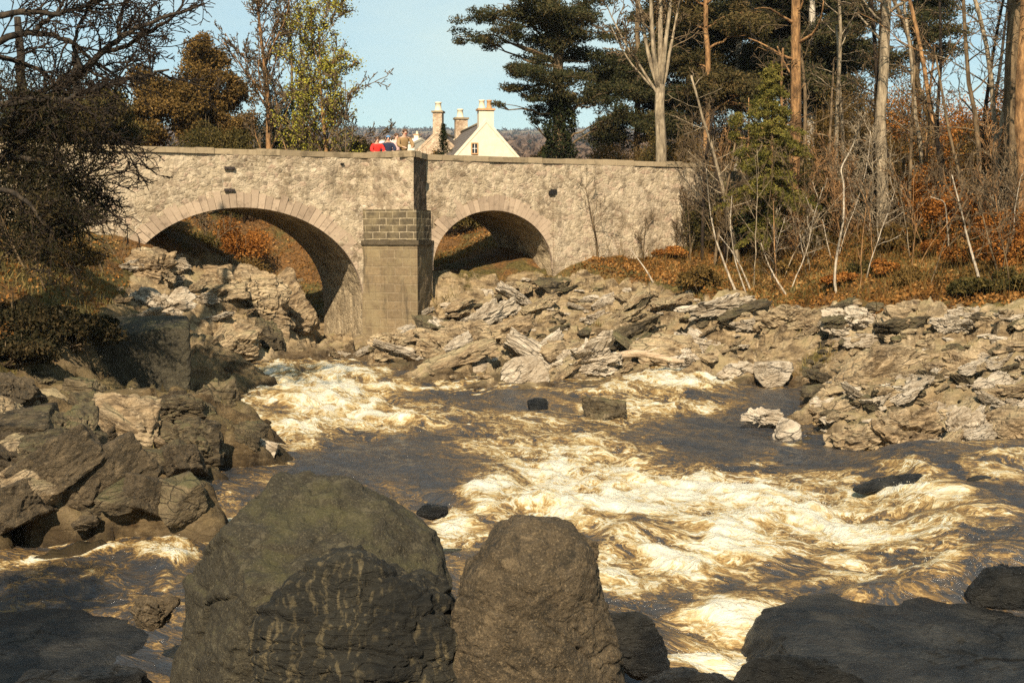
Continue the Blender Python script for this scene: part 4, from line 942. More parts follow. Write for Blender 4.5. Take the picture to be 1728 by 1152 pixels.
scatter(90, [(560, 600), (720, 530), (880, 480), (1100, 490), (1250, 520), (1340, 600), (1200, 612), (1060, 625), (830, 645), (640, 625)], 'loose rocks on the middle shore', 'loose brown grey rock on the shore between the pier and the driftwood', [M['rock_bank'], M['rock_bank'], M['rock_mossy'], M['rock_pale']], 0.22, 0.85, 7)
scatter(90, [(1330, 520), (1728, 525), (1728, 750), (1470, 780), (1375, 735), (1370, 660)], 'loose rocks on the right shore', 'loose tan rock on the right shore beside the calm pool', [M['rock_bank'], M['rock_bank'], M['rock_pale'], M['rock_mossy']], 0.18, 0.62, 8)
scatter(80, [(0, 668), (200, 690), (420, 712), (435, 760), (350, 830), (300, 868), (0, 870)], 'loose rocks on the left shore', 'loose mossy brown rock among the left shore boulders', [M['rock_mossy'], M['rock_mossy'], M['rock_brown'], M['rock_bank']], 0.20, 0.80, 9, flat_=(.5, .9), wild=True)
scatter(36, [(200, 430), (330, 425), (520, 480), (470, 590), (320, 600), (190, 520)], 'loose rocks under the left arch', 'loose tan rock on the bank under the left arch', [M['rock_bank'], M['rock_bank'], M['rock_pale']], 0.2, 0.6, 10)
scatter(230, [(580, 610), (720, 530), (880, 480), (1100, 485), (1250, 515), (1340, 600), (1200, 612), (1060, 625), (830, 645), (640, 625)], 'small broken stones on the middle shore', 'small broken stones between the bigger rocks of the middle shore', [M['rock_bank'], M['rock_mossy'], M['rock_pale'], M['rock_bank']], 0.10, 0.34, 17, name='broken_stones', mass=True)
scatter(260, [(1330, 520), (1728, 525), (1728, 750), (1470, 780), (1375, 735), (1370, 660)], 'small broken stones on the right shore', 'small broken stones between the bigger rocks of the right shore', [M['rock_bank'], M['rock_bank'], M['rock_mossy'], M['rock_pale']], 0.09, 0.30, 18, name='broken_stones', mass=True)
# bleached driftwood log
a, b = at(1045, 603, 41.0), at(1155, 606, 40.6); g = Geo()
pts = [a + (b - a) * f + Vector((0, 0, 0.10 * math.sin(f * 5))) for f in np.linspace(0, 1, 9)]
g.tube([p + Vector((0, 0, 0.04)) for p in pts], [0.13, 0.12, 0.12, 0.10, 0.10, 0.09, 0.085, 0.07, 0.05], 9)
lg = g.build('driftwood_log', M['driftwood'], None, True); tag(lg, 'bleached orange driftwood log lying on the middle shore', 'log')
g = Geo(); g.tube([pts[3], pts[3] + Vector((0.25, -0.1, 0.16)), pts[3] + Vector((0.45, -0.12, 0.22))], [0.05, 0.04, 0.02], 6); g.build('branch_stub', M['driftwood'], lg, True)
# ------------------------------------------------------------------ trees
def unit(n, rs):
    v = rs.normal(size=(n, 3)); return v / np.linalg.norm(v, axis=1, keepdims=True)
def leaves(C, L, W, rs, axis=None, jit=1.0):
    """one diamond-shaped leaf at every centre"""
    n = len(C); a = unit(n, rs)
    if axis is not None: a = axis + a * jit; a /= np.linalg.norm(a, axis=1, keepdims=True)
    b = np.cross(a, unit(n, rs)); b /= np.linalg.norm(b, axis=1, keepdims=True) + 1e-9
    L = np.broadcast_to(L, (n,))[:, None] * rs.uniform(0.6, 1.3, (n, 1)); W = np.broadcast_to(W, (n,))[:, None] * rs.uniform(0.6, 1.3, (n, 1))
    V = np.stack([C - a * L * .5, C + b * W * .5, C + a * L * .5, C - b * W * .5], 1).reshape(-1, 3)
    return V, np.arange(4 * n, dtype=np.int32).reshape(-1, 4)
def clump_pts(n, rs, shell=0.45):
    v = unit(n, rs); r = (shell + (1 - shell) * rs.uniform(0, 1, (n, 1)) ** 0.6); return v * r
class Bare:
    """branching skeleton of a leafless tree"""
    def __init__(s, seed, k=(8, 6, 4, 3, 3)): s.r = random.Random(seed); s.g = Geo(); s.fine = Geo(); s.tips = []; s.k = k
    def grow(s, p, d, length, rad, lvl, P):
        r = s.r; n = P['seg'][lvl]; pts, dirs = [Vector(p)], []; d = Vector(d).normalized(); step = length / n
        for i in range(n):
            w = P['wig'][lvl]; d = (d + Vector((r.gauss(0, w), r.gauss(0, w), r.gauss(0, w) + P['up'][lvl]))).normalized()
            pts.append(pts[-1] + d * step); dirs.append(d.copy())
        taper = P.get('taper', 0.14) if lvl == 0 else 0.3
        rads = [max(rad * (1 - (1 - taper) * i / n), P['rmin']) for i in range(n + 1)]
        (s.g if lvl <= P.get('glv', 1) else s.fine).tube([q[:] for q in pts], rads, s.k[lvl], cap=lvl < 2)
        if lvl == P['max']: s.tips.append((pts[-1], d)); return
        nc = P['n'][lvl]; nc = max(1, int(nc * r.uniform(0.75, 1.25)))
        for c in range(nc):
            f = P['f0'][lvl] + (1 - P['f0'][lvl]) * (c + r.random()) / nc; i = min(n - 1, int(f * n)); q = pts[i].lerp(pts[i + 1], f * n - i)
            ax = dirs[i].orthogonal(); ax.rotate(Matrix.Rotation(r.uniform(0, 6.283), 3, dirs[i])) if False else None
            side = Matrix.Rotation(r.uniform(0, 6.283), 3, dirs[i]) @ dirs[i].orthogonal().normalized()
            an = math.radians(r.uniform(*P['ang'][lvl])); nd = dirs[i] * math.cos(an) + side * math.sin(an)
            ln = length * P['ratio'][lvl] * r.uniform(0.6, 1.15) * (1.0 - P['drop'][lvl] * f)
            s.grow(q, nd, ln, max(rads[i] * r.uniform(0.28, 0.45), P['rmin']), lvl + 1, P)
BROAD = dict(max=4, seg=(10, 6, 4, 3, 2), wig=(.05, .12, .16, .2, .2), up=(.02, .06, .05, .03, .0), n=(14, 8, 6, 5), f0=(.28, .2, .15, .1), ang=((30, 55), (28, 55), (25, 60), (25, 60)), ratio=(.42, .48, .5, .5), drop=(.45, .4, .3, .3), rmin=.012)
def bare_tree(px, pyb, D, height_, rad, seed, label, P=None, name='bare_tree', bark_='bark_brown', lean=(0, 0), buds=None, cat='tree', group=None, base=None, twig=None):
    b = Vector(base) if base else at(px, pyb, D)
    if not base: b.z = float(height(b.x, b.y))
    o = empty(name, b); T = Bare(seed); T.grow((0, 0, -0.3), (lean[0], lean[1], 1), height_, rad, 0, P or BROAD)
    T.g.build('trunk', M[bark_], o, True); T.fine.build('crown', M[twig or bark_], o, True)
    if buds:
        rs = np.random.RandomState(seed); tp = np.array([q[0][:] for q in T.tips]); tp = tp[rs.rand(len(tp)) < buds[1]]
        C = np.repeat(tp, buds[2], 0) + rs.normal(size=(len(tp) * buds[2], 3)) * 0.14
        V, Q = leaves(C, 0.10, 0.07, rs); link('leaves', mesh('leaves', V, Q, None, M[buds[0]]), o)
    return tag(o, label, cat, group)
def clump_tree(px, pyb, D, trunk, clumps, mat, label, seed, name='pine_tree', bark_='bark_pine', density=1.0, leaf=(0.16, 0.05), squash=1.0, limbs=True, cat='tree', group=None, ivy=None, rad=(0.25, 0.12), dspread=0.8, axis=None, sub=9, limb_r=0.05):
    """trunk: (dx, z) metres from the base; clumps: (px, py, rx_px, ry_px[, dD]) seen in the photograph, each given its own depth"""
    b = at(px, pyb, D); lift = max(0.0, b.z - float(height(b.x, b.y))); b.z -= lift; trunk = [(trunk[0][0], -.4)] + [(q[0], q[1] + lift, *q[2:]) for q in trunk[1:]]
    o = empty(name, b); rs = np.random.RandomState(seed); g = Geo(); ivy = ivy and (ivy[0], ivy[1], ivy[2] + lift, ivy[3])
    tp = np.array([(q[0], q[2] if len(q) > 2 else 0.0, q[1]) for q in trunk], dtype=float)
    tq = np.array([np.interp(np.linspace(0, 1, 14), np.linspace(0, 1, len(tp)), tp[:, i]) for i in range(3)]).T
    tq[1:-1, :2] += rs.normal(size=(12, 2)) * 0.035
    g.tube(tq, np.linspace(rad[0], rad[1], 14), 10)
    LC, LR = [], []
    for c in [(q[0], q[1], q[2] * 1.15, q[3] * 1.25, *q[4:]) for q in clumps]:
        dD = c[4] if len(c) > 4 else rs.uniform(-1, 1) * dspread * max(c[2], c[3]) / FPX * D * 1.2
        q = at(c[0], c[1], D + dD) - b; rx, rz_ = c[2] / FPX * D, c[3] / FPX * D
        ry = rx * rs.uniform(0.8, 1.1)
        cc = np.array(q[:])
        if limbs:
            k = np.argmin(np.abs(tq[:, 2] - (cc[2] - 0.35 * np.hypot(cc[0] - tq[:, 0], cc[1] - tq[:, 1]))) + (tq[:, 2] > cc[2] + 0.6) * 3); s0 = tq[k]
            f = np.linspace(0, 1, 7)[:, None]; ln = np.linalg.norm(cc - s0); pts = s0 * (1 - f) + cc * f; pts[:, 2] += np.sin(f[:, 0] * math.pi) * ln * rs.uniform(-0.06, 0.12)
            pts[1:-1] += rs.normal(size=(5, 3)) * 0.03 * ln
            g.tube(pts, np.linspace(min(limb_r * (1 + ln * 0.2), rad[0] * .7), 0.02, 7), 6)
            for _ in range(4):
                e = cc + clump_pts(1, rs)[0] * np.array((rx, ry, rz_)) * 0.9; j = rs.randint(3, 7); mid = (pts[j] + e) / 2 + rs.normal(size=3) * 0.05
                g.tube([pts[j], mid, e], [0.028, 0.018, 0.008], 4)
        # a clump is a swarm of smaller tufts
        ns = max(4, int(sub * (0.5 + rx * rz_ * 0.9)))
        tuf = cc + clump_pts(ns, rs, 0.15) * np.array((rx, ry, rz_)) * 0.85
        LC.append(tuf); LR.append(np.tile(np.array((rx, ry, rz_)) * 0.42 + 0.10, (ns, 1)) * rs.uniform(0.6, 1.25, (ns, 1)) * np.array((1, 1, squash)))
    g.build('trunk', M[bark_], o, True)
    LC, LR = np.vstack(LC), np.vstack(LR)
    per = np.maximum((LR[:, 0] * LR[:, 2] * 13.0 * density / (leaf[0] * leaf[1])).astype(int), 14)
    C = np.repeat(LC, per, 0) + clump_pts(per.sum(), rs, 0.2) * np.repeat(LR, per, 0)
    V, Q = leaves(C, leaf[0], leaf[1], rs, axis=axis)
    link('crown', mesh('crown', V, Q, None, M[mat]), o)
    if ivy:
        C = np.zeros((ivy[0], 3)); f = rs.uniform(0, 1, ivy[0]); h = ivy[1] + (ivy[2] - ivy[1]) * f; th = rs.uniform(0, 6.283, ivy[0]); rr_ = ivy[3] * (1 - 0.35 * f) * rs.uniform(0.35, 1.0, ivy[0]) ** 0.6 * (1 + 0.25 * np.sin(h * 4 + th * 2))
        C = np.column_stack([np.interp(h, tq[:, 2], tq[:, 0]) + rr_ * np.cos(th), rr_ * np.sin(th), h])
        V, Q = leaves(C, 0.13, 0.10, rs); link('ivy', mesh('ivy', V, Q, None, M['leaf_ivy']), o)
    return tag(o, label, cat, group)
def bush(px, py, D, w, h, mat, label, seed, n=9000, leaf=(0.11, 0.06), name='shrub', bark_='bark_brown', base=None, group=None, depth=None, stems=9, cat='shrub', lump=9):
    """w, h in metres; a bush with its own stems"""
    b = Vector(base) if base else at(px, py, D); lift = b.z - float(height(b.x, b.y)); depth = depth or w * 0.7
    if lift > .1: b.z -= lift; h += lift; n = int(n * h / (h - lift))
    o = empty(name, b); rs = np.random.RandomState(seed); g = Geo()
    cs = np.column_stack([rs.uniform(-.5, .5, lump) * w * .8, rs.uniform(-.5, .5, lump) * depth * .8, rs.uniform(.25, .82, lump) * h]); cs[:, 2] *= 1 - 0.45 * np.abs(cs[:, 0] / (w * .5))
    rr_ = rs.uniform(.16, .30, (lump, 1)) * np.array([[w, depth, h * 1.1]])
    for i in range(stems):
        e = cs[rs.randint(lump)] + rs.normal(size=3) * 0.2 * w * .3; s0 = np.array((rs.uniform(-.1, .1) * w, rs.uniform(-.1, .1) * depth, -0.1))
        g.tube([s0, s0 * .5 + e * .5 + rs.normal(size=3) * .05 * h, e, e + np.array((0, 0, .25 * h))], [0.035, 0.025, 0.015, 0.006], 5)
    g.build('stems', M[bark_], o, True)
    per = np.full(lump, max(1, n // lump)); C = np.repeat(cs, per, 0) + clump_pts(per.sum(), rs, 0.25) * np.repeat(rr_, per, 0); C[:, 2] = np.abs(C[:, 2])
    V, Q = leaves(C, leaf[0], leaf[1], rs); link('foliage', mesh('foliage', V, Q, None, M[mat]), o)
    return tag(o, label, cat, group)

# -- behind the bridge, left of the cottage
def rnd_clumps(n, x0, x1, y0, y1, rx, ry, seed, shape=None):
    r = random.Random(seed); out = []
    while len(out) < n:
        x, y = r.uniform(x0, x1), r.uniform(y0, y1)
        if shape and not shape(x, y): continue
        s = r.uniform(0.65, 1.25); out.append((x, y, rx * s, ry * s))
    return out
clump_tree(365, 262, 74, [(0, -.5), (0, 2), (-.3, 4.8)], [(345, 78, 26, 18), (335, 96, 22, 14)] + rnd_clumps(26, 312, 412, 95, 240, 26, 22, 1, lambda x, y: (x - 362) ** 2 / 55 ** 2 + (y - 180) ** 2 / 95 ** 2 < 1),
           'leaf_russet', 'tall russet brown bushy tree with a narrow top behind the left parapet', 301, name='bushy_tree', bark_='bark_brown', density=1.0, leaf=(.15, .09), rad=(.18, .08))
clump_tree(260, 262, 72, [(0, -.5), (0, 2), (.2, 3.6)], rnd_clumps(26, 195, 325, 112, 235, 26, 20, 2, lambda x, y: (x - 262) ** 2 / 72 ** 2 + (y - 185) ** 2 / 80 ** 2 < 1),
           'leaf_russet', 'lower round brown bushy tree left of the tall russet tree', 302, name='bushy_tree', bark_='bark_brown', density=1.0, leaf=(.15, .09), rad=(.18, .08))
clump_tree(150, 262, 58, [(0, -.5), (0, 2), (.2, 3.0)], rnd_clumps(22, 90, 215, 150, 240, 26, 20, 3), 'leaf_olive', 'dark olive bushy tree at the far left above the bridge', 303, name='bushy_tree', bark_='bark_dark', density=1.0, leaf=(.15, .09), rad=(.18, .08))
LIME = dict(BROAD, n=(26, 9, 6, 5), ang=((22, 48), (22, 45), (25, 55), (25, 60)), ratio=(.36, .45, .5, .5), f0=(.20, .15, .15, .1), up=(.015, .10, .07, .04, 0), rmin=.017)
bare_tree(452, 262, 66, 13.5, .17, 311, 'tall bare tree with an orange lit trunk behind the left parapet', LIME, bark_='bark_pine', twig='bark_brown')
bare_tree(562, 262, 62, 10.5, .13, 312, 'bare tree budding yellow at the top beside the tall bare tree', dict(LIME, ang=((30, 60), (25, 50), (25, 55), (25, 60)), ratio=(.40, .46, .5, .5)), bark_='bark_pine', twig='bark_brown', buds=('leaf_yellow', .55, 4))
bare_tree(596, 262, 60, 8.6, .075, 313, 'thin bare tree leaning right of the yellow budding tree', dict(LIME, n=(14, 6, 5, 4), ang=((45, 80), (25, 50), (25, 55), (25, 60)), ratio=(.34, .46, .5, .5)), bark_='bark_brown', lean=(.03, 0))
bare_tree(498, 262, 70, 12.0, .12, 314, 'slender bare tree between the tall bare tree and the budding one', dict(LIME, n=(16, 7, 5, 4)), bark_='bark_brown', buds=('leaf_yellow', .25, 3))
bush(505, 262, 68, 4.2, 3.6, 'leaf_ivy', 'dark evergreen shrub behind the parapet under the tall bare tree', 321, n=16000, leaf=(.12, .06), lump=12)
bush(420, 262, 66, 2.6, 2.4, 'leaf_olive', 'olive shrub under the russet bushy tree', 322, n=9000)
bush(575, 262, 67, 2.8, 2.1, 'leaf_olive', 'low brown shrub at the foot of the thin leaning tree', 323, n=9000)
bush(615, 264, 66, 1.4, 1.1, 'leaf_olive', 'small shrub beside the people on the bridge', 324, n=4000)
bush(330, 262, 66, 3.8, 1.9, 'leaf_olive', 'wide olive shrub behind the parapet below the two bushy trees', 325, n=11000)
bush(560, 200, 60, .9, .8, 'leaf_orange', 'tuft of orange leaves against the bare trunk', 326, n=900, base=at(565, 128, 61.6), leaf=(.12, .08)) if False else None
# -- Scots pine beside the cottage
clump_tree(940, 272, 66, [(0, -.5), (.1, 2.5), (0, 6), (-.6, 9), (-1.5, 11)],
           [(800, 30, 34, 13), (778, 62, 18, 12), (815, 70, 34, 12), (850, 22, 44, 15), (905, 34, 44, 16), (850, 55, 40, 14), (885, 5, 45, 14), (940, 15, 50, 20), (985, 40, 42, 18), (1000, 5, 40, 18), (925, 70, 44, 14), (965, 88, 54, 17),
            (900, 112, 44, 13), (868, 118, 26, 9), (935, 130, 60, 18), (990, 125, 50, 18), (858, 150, 24, 10), (885, 152, 34, 10), (845, 176, 14, 6), (930, 160, 44, 14), (980, 165, 40, 14), (910, 185, 26, 10), (900, 205, 12, 6), (1015, 170, 26, 10), (1020, 205, 20, 8), (1040, 150, 30, 10), (940, 190, 34, 12), (945, 45, 50, 16), (1035, 60, 34, 14), (1030, 100, 36, 14), (1045, 185, 26, 10), (960, 60, 50, 16), (915, 95, 40, 12)],
           'needle_dark', 'broad Scots pine with flat dark plates of needles beside the cottage', 331, density=1.0, leaf=(.20, .05), squash=.75, rad=(.34, .10), limb_r=.045, bark_='bark_brown', ivy=(7000, .0, 3.0, 0.95))
# -- bare many-stemmed tree in front of the right wood
b = at(1116, 285, 58); o = empty('forked_tree', b); T = Bare(341)
FP = dict(BROAD, rmin=.017, max=4, n=(7, 8, 5, 4), f0=(.3, .2, .1, .1))
T.g.tube([(.02, 0, -1.4), (-.02, 0, 1.2), (-.1, 0, 2.6), (-.05, .05, 3.4)], [.27, .22, .20, .19], 10)
for (dx, dy, h0, L, r0) in [(-.30, .1, 3.0, 5.5, .11), (-.14, -.1, 3.1, 6.2, .13), (.02, .1, 3.3, 6.5, .14), (.16, 0, 3.2, 6.0, .12), (.34, .1, 3.0, 5.2, .09), (-.55, .1, 2.8, 4.4, .07), (-1.1, .15, 3.0, 3.6, .06)]:
    T.grow((-.05, 0, h0), (dx, dy, 1), L, r0, 1, dict(FP, n=(7, 9, 6, 5), f0=(.3, .3, .1, .1), seg=(10, 9, 4, 3, 2), wig=(.05, .05, .16, .2, .2), ratio=(.4, .36, .5, .5)))
T.g.build('trunk', M['bark_grey'], o, True); T.fine.build('crown', M['bark_brown'], o, True)
tag(o, 'bare tree forking into many upright stems right of the Scots pine', 'tree')
# -- right wood: conifer canopy behind the road
k = 0
for (px, D, bk, rad_, cl, mt, lab) in [
    (1190, 64, 'bark_pine', .14, (1130, 1260, -40, 170, 22), 'needle_brown', 'slim pine with a reddish trunk behind the end of the bridge'),
    (1243, 66, 'bark_pale', .24, (1170, 1320, -60, 150, 24), 'needle_dark', 'pine with a thick grey trunk partly hidden by the green spruce'),
    (1320, 70, 'bark_pale', .20, (1250, 1390, -60, 160, 22), 'needle_brown', 'pine with a pale trunk behind the green spruce'),
    (1366, 66, 'bark_pale', .26, (1300, 1440, -60, 165, 24), 'needle_dark', 'pine with a bright grey trunk right of the green spruce'),
    (1420, 72, 'bark_dark', .18, (1370, 1480, -20, 190, 20), 'needle_brown', 'dark thin pine left of the tall pale trunk'),
    (1542, 68, 'bark_dark', .26, (1490, 1600, -60, 110, 16), 'needle_dark', 'dark pine standing against the sky right of the tall pale trunk'),
    (1075, 76, 'bark_brown', .2, (1010, 1150, 90, 235, 22), 'needle_dark', 'dark pine in the gap behind the forked tree'),
    (1160, 78, 'bark_brown', .2, (1090, 1240, 20, 215, 26), 'needle_dark', 'dark dense pine behind the slim reddish one'),
    (1290, 84, 'bark_brown', .2, (1220, 1400, 20, 200, 28), 'needle_dark', 'dense dark pine deepest in the wood')]:
    x0, x1, y0, y1, n = cl
    clump_tree(px, 290, D, [(0, -1), (.05, 3), (0, 7), (-.1, 12.5)], rnd_clumps(max(10, int(n * .8)), x0, x1, y0, y1, 42, 20, 400 + k), mt, lab, 350 + k, density=0.9, leaf=(.22, .06), squash=.8, bark_=bk, rad=(rad_, .10), group='pines of the wood beyond the road'); k += 1
# tall pale trunk with bare boughs
TALL = dict(BROAD, max=3, n=(16, 7, 5, 4), f0=(.45, .2, .15, .1), ang=((50, 85), (30, 60), (25, 60), (25, 60)), ratio=(.20, .5, .5, .5), up=(.012, .02, .05, 0, 0), rmin=.009, taper=.45)
g_ = pix_ground(1487, 398)
bare_tree(0, 0, 0, 15.5, .235, 361, 'tallest pale straight trunk rising through the wood from the leafy bank', TALL, name='straight_tree', bark_='bark_grey', twig='bark_dark', base=g_)
g_ = pix_ground(1336, 425)
bare_tree(0, 0, 0, 14.0, .26, 362, 'thick orange lit trunk standing behind the green spruce', TALL, name='straight_tree', bark_='bark_pine', twig='bark_dark', base=g_)
g_ = pix_ground(1703, 400)
bare_tree(0, 0, 0, 15.0, .34, 363, 'thick dark trunk near the right edge of the picture', dict(TALL, n=(12, 7, 5, 4)), name='straight_tree', bark_='bark_brown', twig='bark_dark', base=g_)
g_ = pix_ground(1726, 415)
bare_tree(0, 0, 0, 14.0, .22, 364, 'orange barked trunk at the right edge of the picture', TALL, name='straight_tree', bark_='bark_pine', twig='bark_dark', base=g_)
bare_tree(1590, 300, 64, 11.5, .15, 365, 'crooked bare trunk against the sky', dict(TALL, wig=(.12, .12, .16, .2, .2)), name='straight_tree', bark_='bark_brown', base=None)
bare_tree(1655, 300, 66, 10.5, .12, 366, 'thin dark bare tree left of the thick dark trunk', dict(TALL, n=(18, 7, 5, 4)), name='straight_tree', bark_='bark_dark')
for i, (px, py, hh) in enumerate([(1395, 395, 7.0), (1440, 372, 8.0), (1545, 385, 7.0), (1585, 395, 8.5), (1640, 400, 6.5), (1670, 390, 9.0), (1270, 430, 6.0), (1225, 440, 6.5), (1345, 410, 10), (1410, 385, 11.5), (1465, 385, 9), (1510, 375, 12), (1530, 400, 7), (1565, 370, 10), (1610, 385, 12), (1625, 370, 9), (1660, 410, 11), (1685, 380, 12.5), (1715, 370, 10), (1185, 440, 6), (1205, 450, 5), (1250, 445, 7.5), (1315, 440, 8)]):
    g_ = pix_ground(px, py)
    bare_tree(0, 0, 0, hh, .045 + .005 * hh, 370 + i, 'thin brown pole like tree in the undergrowth of the right wood', dict(TALL, n=(12, 5, 4, 3), f0=(.3, .2, .1, .1), ratio=(.26, .5, .5, .5)), name='pole_tree', bark_=('bark_brown', 'bark_grey', 'bark_pine', 'twig_dark')[i % 4], twig='bark_brown', base=g_, group='pole like trees in the right wood', lean=(random.Random(i).uniform(-.12, .12), 0))
# -- young green spruce in front of the wall
g_ = pix_ground(1300, 452); o = empty('green_spruce', g_); rs = np.random.RandomState(380); g = Geo(); HT = 7.3
g.tube([(0, 0, -.3), (.05, 0, 2.5), (0, 0, 5), (0, 0, HT)], [.085, .07, .04, .01], 8); CC, AX = [], []
for i in range(120):
    h = 1.1 + (HT - 1.2) * (i / 120.0) ** 0.9 + rs.uniform(-.1, .1); L = max(.25, (1.5 * (1 - ((h - 2.4) / (HT - 2.0)) ** 1.2 if h > 2.4 else 1.0)) * rs.uniform(.35, 1.4)); L *= 0.55 if h < 2.0 and rs.rand() < .6 else 1
    th = rs.uniform(0, 6.283); f = np.linspace(0, 1, 6); pts = np.column_stack([np.cos(th) * L * f, np.sin(th) * L * f, h + L * (.12 * f - .35 * f * f)])
    g.tube(pts, np.linspace(.02, .005, 6), 4, cap=False); m = int(190 * L + 40); q = rs.uniform(.15, 1, m)
    c = np.column_stack([np.interp(q, f, pts[:, j]) for j in range(3)]) + rs.normal(size=(m, 3)) * np.array([[.11, .11, .05]]) * (1.25 - q[:, None] * .6); CC.append(c)
g.build('trunk', M['bark_pine'], o, True); V, Q = leaves(np.vstack(CC), .15, .042, rs); link('crown', mesh('crown', V, Q, None, M['needle_green']), o)
tag(o, 'young yellow green spruce in front of the dark roadside wall', 'tree')
g_ = pix_ground(1262, 440)
clump_tree(1262, 300, float(g_.y) + 1, [(0, -3), (0, 1), (0, 3)], rnd_clumps(16, 1232, 1300, 170, 330, 18, 12, 381), 'needle_green', 'second sparse green spruce crowding the young spruce', 381, name='green_spruce', density=.9, leaf=(.13, .035), rad=(.06, .02), limbs=True, limb_r=.02)
# -- thin birch saplings along the top of the rocks, traced point by point
def sapling(pts, r0, label, seed, mat='bark_birch', D=None, twigs=9, name='birch_sapling', group=None):
    base = pix_ground(*pts[0]) if D is None else at(pts[0][0], pts[0][1], D); o = empty(name, base); dd = base.y; P = []
    rs = random.Random(seed)
    for i, (px, py) in enumerate(pts): P.append(at(px, py, dd + 0.25 * i * rs.uniform(-1, 1)) - base)
    P[0] = P[0] + Vector((0, 0, -.15))
    q = np.array([p[:] for p in P]); u = np.linspace(0, 1, len(q) * 4); q = np.column_stack([np.interp(u, np.linspace(0, 1, len(q)), q[:, j]) for j in range(3)])
    q[1:-1] = (q[:-2] + q[1:-1] * 2 + q[2:]) / 4
    g = Geo(); g.tube(q, np.linspace(r0 * .8, r0 * .25, len(q)), 7); g.build('trunk', M[mat], o, True)
    T = Bare(seed); PP_ = dict(BROAD, max=3, n=(4, 5, 4, 3), rmin=.006)
    for i in range(twigs):
        f = rs.uniform(.35, 1); k = int(f * (len(q) - 1)); T.grow(q[k], (rs.uniform(-1, 1), rs.uniform(-1, 1), rs.uniform(.2, 1.2)), rs.uniform(.5, 1.3) * (1.3 - f * .5), r0 * .3, 1, dict(PP_, glv=-1))
    if T.fine.n: T.fine.build('twigs', M['bark_brown'], o, True)
    return tag(o, label, 'sapling', group)
sapling([(1245, 492), (1228, 460), (1206, 400), (1196, 340), (1192, 285)], .055, 'pale birch sapling at the end of the bridge', 391)
sapling([(1272, 494), (1250, 450), (1236, 425), (1212, 395)], .045, 'short leaning birch sapling beside the pale one', 392, twigs=6)
sapling([(1262, 496), (1240, 440), (1232, 380), (1235, 330)], .035, 'thin upright sapling between the leaning birches', 393)
sapling([(1332, 498), (1310, 472), (1296, 445), (1284, 410)], .05, 'bent birch sapling below the green spruce', 394, twigs=6)
sapling([(1318, 490), (1310, 470), (1307, 420), (1305, 340)], .05, 'straight orange sapling below the green spruce', 395, 'bark_pine')
sapling([(1412, 496), (1408, 470), (1412, 430), (1424, 370), (1424, 310), (1418, 285), (1440, 245), (1460, 190)], .06, 'kinked pale birch sapling in front of the leafy bank', 396, twigs=14)
sapling([(1405, 440), (1396, 410), (1388, 370)], .035, 'short stub of a sapling beside the kinked birch', 397, twigs=5)
sapling([(1662, 498), (1648, 455), (1632, 400), (1618, 340), (1606, 295)], .06, 'tall leaning birch sapling on the orange bank', 398, twigs=14)
sapling([(1604, 440), (1600, 400), (1595, 340), (1570, 332)], .045, 'thin birch with a bent top left of the leaning birch', 399, twigs=8)
sapling([(1690, 470), (1672, 420), (1655, 350), (1640, 300)], .04, 'thin brown sapling right of the leaning birch', 400, 'bark_brown', twigs=10)
sapling([(1106, 476), (1090, 455), (1064, 420)], .05, 'bleached dead stick leaning at the foot of the bridge', 401, twigs=0, name='dead_stick')
g_ = pix_ground(1008, 440)
bare_tree(0, 0, 0, 3.1, .055, 402, 'small bare tree growing against the bridge right of the small arch', dict(BROAD, max=3, n=(9, 6, 5, 4), f0=(.3, .2, .15, .1), ang=((30, 70), (28, 55), (25, 60), (25, 60)), ratio=(.55, .5, .5, .5), rmin=.006), base=g_, name='small_tree')
for i, (px, py, hh) in enumerate([(1140, 430, 2.6), (1165, 440, 3.2), (1085, 440, 1.8)]):
    bare_tree(0, 0, 0, hh, .035, 410 + i, 'thin twiggy bush against the end wall of the bridge', dict(BROAD, max=3, n=(9, 6, 5, 4), f0=(.1, .2, .15, .1), ang=((20, 60), (28, 55), (25, 60), (25, 60)), ratio=(.6, .5, .5, .5), rmin=.006), base=pix_ground(px, py), name='twiggy_bush', cat='shrub', group='twiggy bushes against the bridge')
# -- orange beech scrub and brown scrub on the right bank
for i, (px, py, w, h, mt, n, lab) in enumerate([
    (1440, 330, 4.5, 4.2, 'leaf_russet', 11000, 'brown scrub between the pale trunks behind the wall'),
    (1560, 320, 5.5, 4.6, 'leaf_orange', 12000, 'wide orange beech scrub behind the tall pale trunk'),
    (1650, 300, 5.0, 4.8, 'leaf_orange', 12000, 'tall orange beech scrub left of the thick dark trunk'),
    (1700, 330, 4.0, 3.6, 'leaf_russet', 9000, 'russet scrub around the thick dark trunk'),
    (1500, 350, 3.5, 3.0, 'leaf_russet', 8000, 'low russet scrub at the foot of the tall pale trunk'),
    (1620, 400, 3.2, 1.9, 'leaf_orange', 7000, 'low orange scrub on the right bank'),
    (1710, 440, 2.6, 1.6, 'leaf_orange', 6000, 'small orange bush at the right edge above the rocks'),
    (1540, 420, 2.8, 1.4, 'leaf_russet', 6000, 'low brown bush in the middle of the leafy bank'),
    (1380, 400, 3.0, 2.2, 'leaf_olive', 8000, 'dark olive bush in front of the roadside wall'),
    (1220, 400, 2.2, 2.2, 'leaf_olive', 7000, 'dark bush at the end of the bridge under the spruce'),
    (1270, 420, 2.5, 1.7, 'leaf_ivy', 8000, 'dark ivy mound under the green spruce'),
    (1150, 300, 2.2, 1.8, 'leaf_russet', 6000, 'brown scrub beyond the parapet under the forked tree')]):
    bush(px, py, 0, w, h, mt, lab, 420 + i, n=n, base=pix_ground(px, py) if i not in (0, 1, 2, 11) else at(px, 290, 64), leaf=(.12, .06), lump=14, stems=14)
